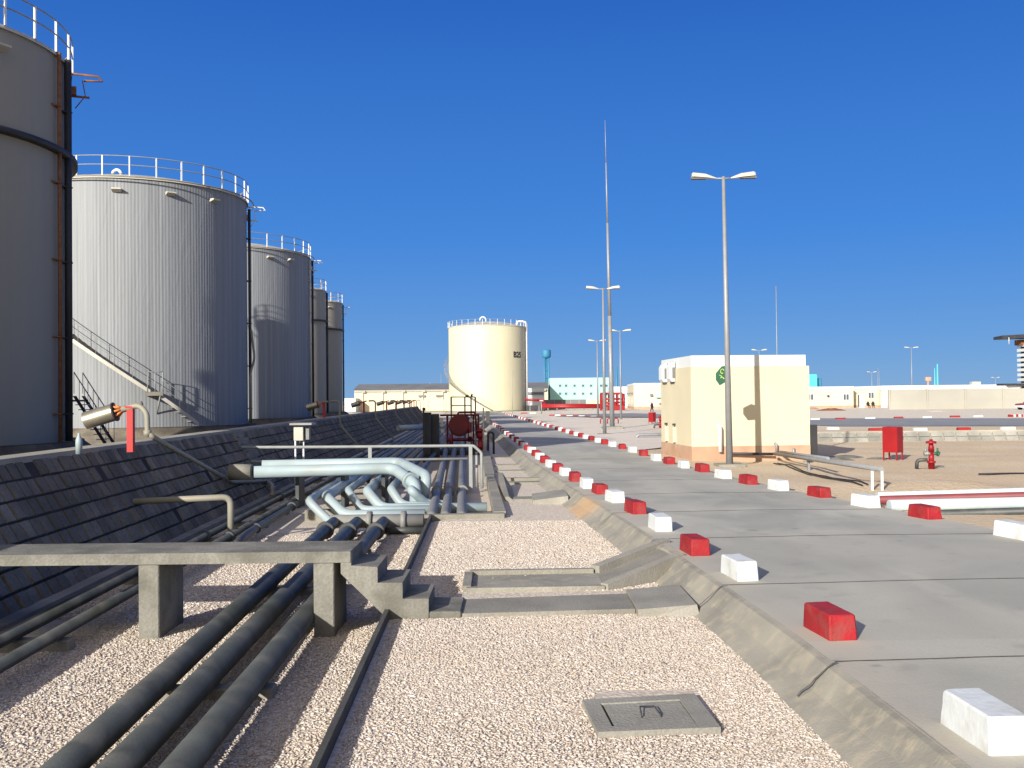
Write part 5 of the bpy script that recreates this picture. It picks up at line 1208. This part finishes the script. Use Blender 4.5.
# ------------------------------------------------------------------ far buildings
def win(parent, cx, y, z, w2, h2, frame=M['white_wall'], panes=2):
    f = MB(); f.box((cx, y, z), (w2 + .16, .10, .08)); f.box((cx, y, z + h2), (w2 + .16, .10, .08)); f.box((cx - w2 / 2, y, z + .08), (.08, .10, h2 - .08)); f.box((cx + w2 / 2, y, z + .08), (.08, .10, h2 - .08))
    for k in range(1, panes): f.box((cx - w2 / 2 + w2 * k / panes, y, z + .08), (.08, .10, h2 - .08))
    o = part('window', f, frame, parent); p_ = MB(); p_.box((cx, y + .015, z + .04), (w2, .03, h2)); part('pane', p_, M['glass'], o)
def bldg(name, label, px0, px1, pyt, Y, dep, zb, m, parapet=None, pm='white_wall', base=.5):
    a, b = atY(px0, 400, Y), atY(px1, 400, Y); zt = atY((px0 + px1) / 2, pyt, Y).z; pz = zt if not parapet else atY((px0 + px1) / 2, parapet, Y).z
    t = thing(name, label, 'building', ((a.x + b.x) / 2, Y, zb)); cx, w2 = (a.x + b.x) / 2, b.x - a.x
    g = MB(); g.box((cx, Y + dep / 2, zb - .3), (w2, dep, pz - zb + .3)); part('wall', g, m, t)
    if parapet: g = MB(); g.box((cx, Y + dep / 2, pz), (w2 + .1, dep + .1, zt - pz)); part('parapet', g, M[pm], t)
    if base: g = MB(); g.box((cx, Y + dep / 2, zb - .2), (w2 + .04, dep + .04, base + .2)); part('base_band', g, M['pink'], t)
    return t, a, b, pz
# warehouse left
Y = 245; a, b = atY(354.5, 400, Y), atY(548, 400, Y); ze = atY(400, 389.6, Y).z; zr = atY(400, 383.8, Y + 8).z
wh = thing('warehouse', 'long cream warehouse with a grey roof behind the dike and the cream tank', 'building', ((a.x + b.x) / 2, Y, .2))
g = MB(); g.box(((a.x + b.x) / 2, Y + 9, -.2), (b.x - a.x, 18, ze + .2)); part('wall', g, M['cream'], wh)
g = MB(); x0, x1 = a.x - .3, b.x + .3; g.extr([(x0, Y - .5, ze), (x0, Y + 9, zr), (x0, Y + 18.5, ze)], (x1 - x0, 0, 0)); part('roof', g, M['roof_grey'], wh)
g = MB(); g.box(((a.x + b.x) / 2, Y - .15, ze - .55), (b.x - a.x, .3, .5)); part('gutter', g, M['grey_wall'], wh)
for k in range(10):
    x = a.x + 2 + k * 4.9; g = MB(); g.box((x, Y - .16, -.2), (.35, .3, ze - .4)); part('pilaster', g, M['pale_cream'], wh)
    g = MB(); g.box((x + .4, Y - .4, ze - .7), (.7, .6, .5)); part('roof_drain', g, M['grey_wall'], wh)
for px in (420, 437.5):
    x = atY(px, 400, Y).x; g = MB(); g.box((x, Y - .1, 0), (4.0, .15, 2.6)); part('door', g, M['cream_tank'], wh)
    g = MB(); g.box((x + .5, Y - .3, 3.3), (1.7, .3, .45)); part('vent', g, M['roof_grey'], wh)
bldg('shed', 'small white shed at the left end of the long warehouse', 344, 355.5, 398.3, 240, 8, .2, M['white_wall'], base=0)
# white low building between tank and tower
t, a, b, pz = bldg('annex_building', 'low white building with grey band between the cream tank and the teal tower', 524, 544.5, 388.2, 225, 10, .2, M['white_wall'], base=0)
g = MB(); g.box(((a.x + b.x) / 2, 224.9, atY(530, 394.8, 225).z), (b.x - a.x - .4, .2, .6)); part('awning', g, M['roof_grey'], t)
# teal water tower
wt = atY(546.8, 400, 264); tw = thing('water_tower', 'teal water tower with a round bowl on a slim column', 'water tower', (wt.x, 264, .2))
zt1, zt0 = atY(547, 349.8, 264).z, atY(547, 357.5, 264).z
g = MB(); g.lathe((wt.x, 264, 0), [(.3, zt0 - .3), (1.05, zt0), (1.2, zt0 + .35), (1.2, zt1 - .2), (1.0, zt1), (.001, zt1 + .1)], 28); part('bowl', g, M['teal'], tw)
for sx_, sy_ in ((-.6, -.4), (.6, -.4), (0, .6)):
    g = MB(); g.tube([(wt.x + sx_, 264 + sy_, .2), (wt.x + sx_ * .9, 264 + sy_, zt0 - .1)], .22, 10); part('leg', g, M['teal'], tw)
g = MB(); g.tube([(wt.x, 264, .2), (wt.x, 264, zt0)], .16, 8)
for k in range(5): g.tube([(wt.x - .6, 263.6, 2 + k * 2), (wt.x + .6, 263.6, 2 + k * 2)], .07, 6)
part('riser_pipe', g, M['teal'], tw)
# mint building
t, a, b, pz = bldg('mint_building', 'two storey mint green building with small square windows', 550, 611, 377.8, 252, 12, .2, M['mint'], base=0)
for px in (560, 566, 574.5, 583, 591, 601, 606.5):
    for py in (385.5, 393.5):
        c = atY(px, py, 251.95); win(t, c.x, 251.93, c.z - .4, .62, .65, M['mint'], 1)
g = MB(); c0_, c1_ = atY(588, 403, 251.5), atY(611, 403, 251.5); g.box(((c0_.x + c1_.x) / 2, 251.8, 0), (c1_.x - c0_.x, .5, atY(590, 399.5, 252).z)); part('porch', g, M['cream'], t)
t, a, b, pz = bldg('grey_shed', 'low grey brown shed wall in front of the mint building', 543.5, 586, 399.6, 205, 8, .2, M['roof_grey'], base=0)
for k in range(6): g = MB(); g.box((a.x + .5 + k * 1.7, 204.96, .3), (.1, .1, pz - .4)); part('wall_rib', g, M['grey_wall'], t)
# red pipe rack
def zat(px, py, Y): return atY(px, py, Y).z
a, b = atY(527, 404, 190), atY(603, 405, 185)
rr_ = thing('red_pipe_rack', 'long low red pipe rack running from the cream tank to the red frame', 'pipe rack', (a.x, 188, .25))
for k, py in enumerate((405.3, 406.8)):
    g = MB(); a2, b2 = atY(540 if k == 0 else 541, py, 186), atY(604, py, 186); g.tube([a2, b2], .28, 8); part('pipe_run', g, M['red'], rr_)
g = MB(); a2, b2 = atY(525, 399.6, 188), atY(543, 400.5, 188); g.tube([a2, b2], .22, 8); g.tube([b2, atY(546, 405.3, 186)], .2, 8); part('pipe_run', g, M['red'], rr_)
for k in range(9):
    p = atY(530 + k * 9, 408, 186); g = MB(); g.box((p.x, 186, .1), (.22, .22, 1.2)); part('support', g, M['roof_grey'], rr_)
g = MB(); a2, b2 = atY(526, 405, 189), atY(545, 405, 189); g.box(((a2.x + b2.x) / 2, 189, .2), (b2.x - a2.x, 1.6, 1.1)); part('valve_box', g, M['dark'], rr_)
# red frame (loading arms)
FYr = 165; rf = thing('red_loading_frame', 'tall red steel loading frame with pipes behind the tall mast', 'loading frame', (atY(613, 400, FYr).x, FYr, .25))
def fx(px): return atY(px, 400, FYr).x
for px in (601.5, 606, 610, 614, 618, 622.5):
    for dy in (0, 2.2):
        g = MB(); g.box((fx(px), FYr + dy, .2), (.2, .2, zat(612, 393.8, FYr) - .2)); part('post', g, M['red'], rf)
g = MB(); g.box(((fx(601) + fx(623)) / 2, FYr + 1.1, zat(612, 394.6, FYr)), (fx(623) - fx(602), 2.6, .35)); part('top_deck', g, M['red'], rf)
for py in (399, 402.5, 405.5):
    g = MB(); g.tube([(fx(602), FYr - .15, zat(610, py, FYr)), (fx(625), FYr - .15, zat(610, py, FYr))], .16, 8); part('pipe_run', g, M['red'], rf)
g = MB(); g.tube([(fx(602.5), FYr - .4, zat(610, 409, FYr)), (fx(602.5), FYr - .4, zat(610, 394.5, FYr)), (fx(606), FYr - .4, zat(610, 393.4, FYr))], .22, 8, bend=.5); g.tube([(fx(623.6), FYr - .2, zat(620, 409, FYr)), (fx(623.6), FYr - .2, zat(620, 393.5, FYr))], .2, 8); part('loading_arm', g, M['red'], rf)
g = MB(); g.box((fx(618), FYr + .6, .2), (2.2, 2.0, 1.1)); g.box((fx(612), FYr + .6, .2), (1.3, 1.6, 1.5)); part('pump_body', g, M['red'], rf)
# cream pink building right of mast
Yb = 178; t = thing('office_building', 'long cream building with white parapet between the red frame and the small building', 'building', (atY(650, 400, Yb).x, Yb, .3))
c0 = atY(634, 400, Yb); c1 = atY(700, 400, Yb); zt = atY(640, 383.2, Yb).z; zp = atY(640, 385.2, Yb).z
dside = Vector((1.1, 20, 0))
poly = [(c0.x, Yb), (c1.x, Yb - 1), (c1.x - 6, Yb + 22), (c0.x + dside.x, Yb + dside.y)]
g = MB(); g.prism(poly, 0, zp); part('wall', g, M['pale_cream'], t)
g = MB(); cxy = Vector((sum(p[0] for p in poly) / 4, sum(p[1] for p in poly) / 4)); ex2 = [tuple(cxy + (Vector(p) - cxy) * 1.008) for p in poly]; g.prism(ex2, zp, zt); part('parapet', g, M['white_wall'], t)
g = MB(); g.prism([tuple(cxy + (Vector(p) - cxy) * 1.003) for p in poly], -.1, .95); part('base_band', g, M['pink'], t)
for k in range(4):
    q = Vector((c0.x, Yb, 0)) + dside * (.14 + k * .22) + Vector((-.06, -.02, 0)); rz_ = math.atan2(dside.y, dside.x)
    g = MB(); g.box((q.x, q.y, 1.3), (.9, .1, 1.5), rz_); part('window', g, M['offwhite'], t)
    g = MB(); g.box((q.x - .15, q.y - .05, 3.2), (.6, .3, .3), rz_); part('wall_vent', g, M['roof_grey'], t)
for px, py, s_ in ((651.5, 395.3, .45), (660.5, 403.8, .4)):
    q = atY(px, py, Yb - .6); g = MB(); g.box((q.x, Yb - .55, q.z - .2), (s_, .25, s_)); part('wall_vent', g, M['roof_grey'], t)
q = atY(659, 395, Yb - .6); g = MB(); g.box((q.x, Yb - .8, q.z - .45), (1.2, .5, .8)); part('air_conditioner', g, M['mint'], t)
bldg('white_shed', 'low white shed between the mint building and the long cream building', 612, 628, 386.6, 215, 10, .2, M['white_wall'], 391, 'white_wall', 0)

# long building right
Yl = 165; zg = .45
t, a, b, pz = bldg('gate_building', 'cream building with white parapet and windows right of the small cream building', 795, 853.5, 386.7, Yl, 12, zg, M['pale_cream'], 388.8, base=.45)
for px in (810.5, 846):
    c = atY(px, 397.3, Yl); win(t, c.x, Yl - .05, c.z - .5, .95, 1.0)
q = atY(828, 396, Yl); g = MB(); g.box((q.x, Yl - .15, q.z - .15), (.3, .25, .3)); part('wall_lamp', g, M['dark'], t)
t, a, b, pz = bldg('entrance_building', 'recessed yellow cream entrance with door and window', 853.6, 881.5, 386.6, Yl + 2.5, 9, zg, M['cream'], 388.7, base=.45)
q = atY(861.5, 400, Yl + 2.45); g = MB(); g.box((q.x, Yl + 2.44, zg), (1.1, .12, 2.3)); part('door', g, M['white_wall'], t)
g = MB(); g.box((q.x - .5, Yl + 2.40, zg + .1), (.25, .1, 2.1)); part('door_gap', g, M['glass'], t)
q = atY(871, 395.5, Yl + 2.45); win(t, q.x, Yl + 2.42, q.z - .5, .95, 1.0)
t, a, b, pz = bldg('long_white_building', 'long low white roofed building behind the grey boundary wall', 881.6, 1100, 384.6, Yl + 1, 14, zg, M['pale_cream'], 388.6, base=.4)
q = atY(886, 398, Yl); g = MB(); g.box((q.x, Yl + .9, zg), (1.0, .15, 2.5)); part('door', g, M['white_wall'], t)
for k, px in enumerate((978,)):
    q = atY(px, 384, Yl + 2); g = MB(); g.box((q.x, Yl + 3, q.z - .4), (1.4, 1, .8)); part('roof_unit', g, M['offwhite'], t)
# cyan tank house
q0, q1 = atY(807, 380, 185), atY(817.5, 380, 185); t = thing('cyan_tank_house', 'bright cyan roof tank behind the corner of the cream building', 'tank', ((q0.x + q1.x) / 2, 185, 3))
g = MB(); g.box(((q0.x + q1.x) / 2, 186, .3), (q1.x - q0.x, 2.4, zat(812, 374.2, 185) - .3), bev=.15); part('main_tank', g, M['cyan'], t)
q0 = atY(820.8, 380, 185); g = MB(); g.box((q0.x, 186, .3), (.55, 1.4, zat(820, 378, 185) - .3), bev=.1); part('side_tank', g, M['teal'], t)
# grey boundary wall in panels
gw = thing('boundary_wall', 'long plain grey panel wall in front of the white roofed building', 'wall', (70, 143, zg))
wx0 = atY(889, 400, 143).x; n_ = 9
for k in range(n_):
    x = wx0 + k * 5.4; g = MB(); g.box((x + 2.68, 143 - .02 * (k % 2), zg - .3), (5.34, .25, 2.85 + .3)); part('wall_panel', g, M['grey_wall'], gw)
    g = MB(); g.box((x, 142.9, zg - .3), (.22, .42, 3.2)); part('wall_pier', g, M['grey_wall'], gw)
g = MB(); g.box((wx0 + 24, 142.82, zg + .0), (48, .08, 1.25)); part('lower_course', g, M['grey_wall'], gw)
# dark low shape of soil before the gate building
for k, (px, py, w2, hh, lab) in enumerate(((831, 410.5, 4.6, .38, 'dark low soil heap in front of the gate building'), (812, 409, 2.6, .3, 'brown low soil heap close to the cream building corner'), (937, 411.5, 3.2, .18, 'flat sandy heap at the foot of the grey wall'))):
    p = at(px, py, .5); g = MB(); rows = []
    for i in range(9):
        rows.append([(p.x + w2 * (j / 10 - .5), p.y + 2.4 * (i / 8 - .5), .42 + hh * max(0, 1 - (abs(j / 5 - 1) ** 2 + abs(i / 4 - 1) ** 2)) * (1 + .5 * noise.noise(Vector((j * .8, i * .8, k))))) for j in range(11)])
    g.sheet(rows); g.sm = [True] * len(g.f); solo('soil_heap', g, [M['rust'], M['pink'], M['sand']][k], lab, 'soil heap', (p.x, p.y, .45))
# control tower like building at right edge
tx = atY(1019.5, 380, 150).x; zr0, zr1 = zat(1010, 338.5, 150), zat(1010, 335, 150)
ct = thing('control_tower', 'tower of white louvre bands under a broad dark flat roof at the right edge', 'tower', (tx + 4, 152, .4))
xl0 = atY(994.5, 338, 150).x
g = MB(); g.hexa([(xl0 + .2, 148, zr0 - .1), (xl0 + 18, 148, zr0 + .3), (xl0 + 18, 152, zr0 + .3), (xl0 + .8, 152, zr0 - .1)], [(xl0 + .2, 148, zr0 + .35), (xl0 + 18, 148, zr1 + .65), (xl0 + 18, 152, zr1 + .65), (xl0 + .8, 152, zr0 + .35)]); part('roof', g, M['dark'], ct)
g = MB(); g.box((tx + 5.2, 150.6, .3), (8.4, 1.8, zr0 - 1.0)); part('core', g, M['dark'], ct)
for k in range(9):
    z = zat(1020, 386, 150) + k * .74; g = MB(); g.box((tx + 5.2, 150.5, z), (9.4, 2.2, .42)); part('louvre_band', g, M['white_wall'], ct)
g = MB(); g.box((tx + 4.8, 150.5, zr0 - 1.0), (9.4, 2.0, .8)); part('upper_beam', g, M['rust'], ct)
g = MB(); g.box((tx - .4, 150.5, zat(1015, 385.5, 150)), (4.6, 2.2, .3)); part('balcony', g, M['dark'], ct)
q = atY(1009, 343, 147); g = MB(); g.tube([(q.x, 147, zr0), (q.x, 147, zr0 - 1.0)], .05, 6); part('hanging_lamp', g, M['white'], ct)

# parked car at right edge
cx_, cy_ = atY(1033, 405, 128).x, 128; cz = .48
car = thing('parked_car', 'dark and white parked car half cut by the right edge', 'car', (cx_, cy_, cz))
g = MB(); sec = [(-1.9, .35, .62), (-1.85, .3, .78), (-1.0, .3, .85), (-.55, .3, 1.32), (.75, .3, 1.36), (1.35, .3, .92), (1.9, .3, .82), (1.95, .35, .6)]
rows = []
for x, zb_, zt__ in sec: rows.append([(cx_ + x, cy_ - .8, cz + zb_), (cx_ + x, cy_ - .82, cz + min(zt__, .8)), (cx_ + x, cy_ - .62, cz + zt__), (cx_ + x, cy_ + .62, cz + zt__), (cx_ + x, cy_ + .82, cz + min(zt__, .8)), (cx_ + x, cy_ + .8, cz + zb_), (cx_ + x, cy_ - .8, cz + zb_)])
g.sheet(rows); g.add(rows[0][:6], [[0, 1, 2, 3, 4, 5]]); g.add(rows[-1][:6], [[5, 4, 3, 2, 1, 0]]); part('body', g, M['pipe_maroon'], car)
g = MB(); g.box((cx_, cy_, cz + .3), (3.95, 1.68, .28), bev=.05); part('bumper', g, M['white'], car)
for x in (-1.25, 1.2):
    for s_ in (-.8, .8): g = MB(); g.tube([(cx_ + x, cy_ + s_ - .1, cz + .32), (cx_ + x, cy_ + s_ + .1, cz + .32)], .32, 18); part('wheel', g, M['black'], car)
g = MB(); g.box((cx_ + .1, cy_ - .73, cz + .9), (1.3, .04, .3)); part('window', g, M['glass'], car)

# small road sign at the end of the road, white pole beside tank
q = atY(541.5, 412, 150); sg2 = thing('road_sign', 'small red topped road sign at the end of the road below the red pipes', 'sign', (q.x, 150, .3))
g = MB(); g.tube([(q.x, 150, .25), (q.x, 150, zat(541, 402, 150))], .09, 8); part('pole', g, M['galv'], sg2)
g = MB(); g.box((q.x, 149.9, zat(541, 402, 150)), (.75, .06, .42)); part('sign_plate', g, M['red'], sg2)
g = MB(); g.box((q.x, 149.86, zat(541, 402, 150) + .14), (.5, .02, .12)); part('sign_band', g, M['white'], sg2)
q = atY(512.5, 411, 160); g = MB(); g.tube([(q.x, 160, .2), (q.x, 160, zat(512, 372, 160))], .07, 8); solo('thin_post', g, M['grey_wall'], 'thin pale pole standing in front of the cream tank at right', 'pole', (q.x, 160, .2))

# ------------------------------------------------------------------ people
def person(label, base, h, pose='walk', rz=0.0):
    x, y, z = base; t = None
    V = []; E = []; Rr = []
    def nd(p, r, par=None):
        V.append(Vector(p)); Rr.append(r)
        if par is not None: E.append((par, len(V) - 1))
        return len(V) - 1
    pel = nd((0, 0, .93), .15); ch = nd((0, 0, 1.2), .17, pel); sh = nd((0, 0, 1.42), .13, ch); nk = nd((0, 0, 1.52), .06, sh); hd = nd((0, .01, 1.63), .10, nk); nd((0, .01, 1.72), .085, hd)
    for s in (-1, 1):
        if pose == 'sit':
            k = nd((s * .12, -.42, .48), .075, nd((s * .11, -.05, .5), .1, pel)); a = nd((s * .12, -.45, .08), .05, k); nd((s * .12, -.6, .04), .045, a)
        else:
            hp_ = nd((s * .1, 0, .85), .11, pel); k = nd((s * .11, -.12 * s, .48), .075, hp_); a = nd((s * .11, -.16 * s + .05, .08), .05, k); nd((s * .11, -.16 * s - .1, .04), .045, a)
        so_ = nd((s * .2, 0, 1.40), .075, sh); el = nd((s * .26, .03, 1.12), .05, so_); wr = nd((s * .25, -.12, .9), .035, el); nd((s * .24, -.18, .83), .035, wr)
    if pose == 'sit':
        V[:] = [v - Vector((0, 0, .42)) if i in range(0, 6) or (v.z > .8) else v for i, v in enumerate(V)]
    k = h / 1.78
    me = bpy.data.meshes.new('person'); me.from_pydata([v * k for v in V], E, []); o = bpy.data.objects.new('person', me); col.objects.link(o)
    sk_ = o.modifiers.new('skin', 'SKIN'); sb = o.modifiers.new('sub', 'SUBSURF'); sb.levels = sb.render_levels = 1
    if not me.skin_vertices: me.skin_vertices.new()
    for i, sv in enumerate(me.skin_vertices[0].data): sv.radius = (Rr[i] * k, Rr[i] * k)
    me.skin_vertices[0].data[0].use_root = True
    bpy.context.view_layer.update()
    m2 = bpy.data.meshes.new_from_object(o.evaluated_get(bpy.context.evaluated_depsgraph_get())); bpy.data.objects.remove(o)
    m2.materials.clear(); m2.materials.append(M['cloth']); m2.materials.append(M['skin'])
    for p in m2.polygons:
        p.use_smooth = True; c = p.center / k
        top = 1.55 - (.42 if pose == 'sit' else 0)
        p.material_index = 1 if (c.z > top and c.y < .03) else 0
    o = bpy.data.objects.new('person', m2); col.objects.link(o); o.location = base; o.rotation_euler = (0, 0, rz); tag(o, label, 'person')
p = at(652, 413.2, .33); person('person in dark clothes walking on the far cross road', (p.x, p.y, .33), 1.75 * p.y / 150 if p.y < 190 else 1.8, 'walk', R(40))
for k, px in enumerate((868, 873)):
    p = atY(px, 404, 160); person(['dark clothed person sitting below the entrance window, left of two', 'dark clothed person sitting below the entrance window, right of two'][k], (p.x, 160, zg), 1.7, 'sit', R(10 - 20 * k))
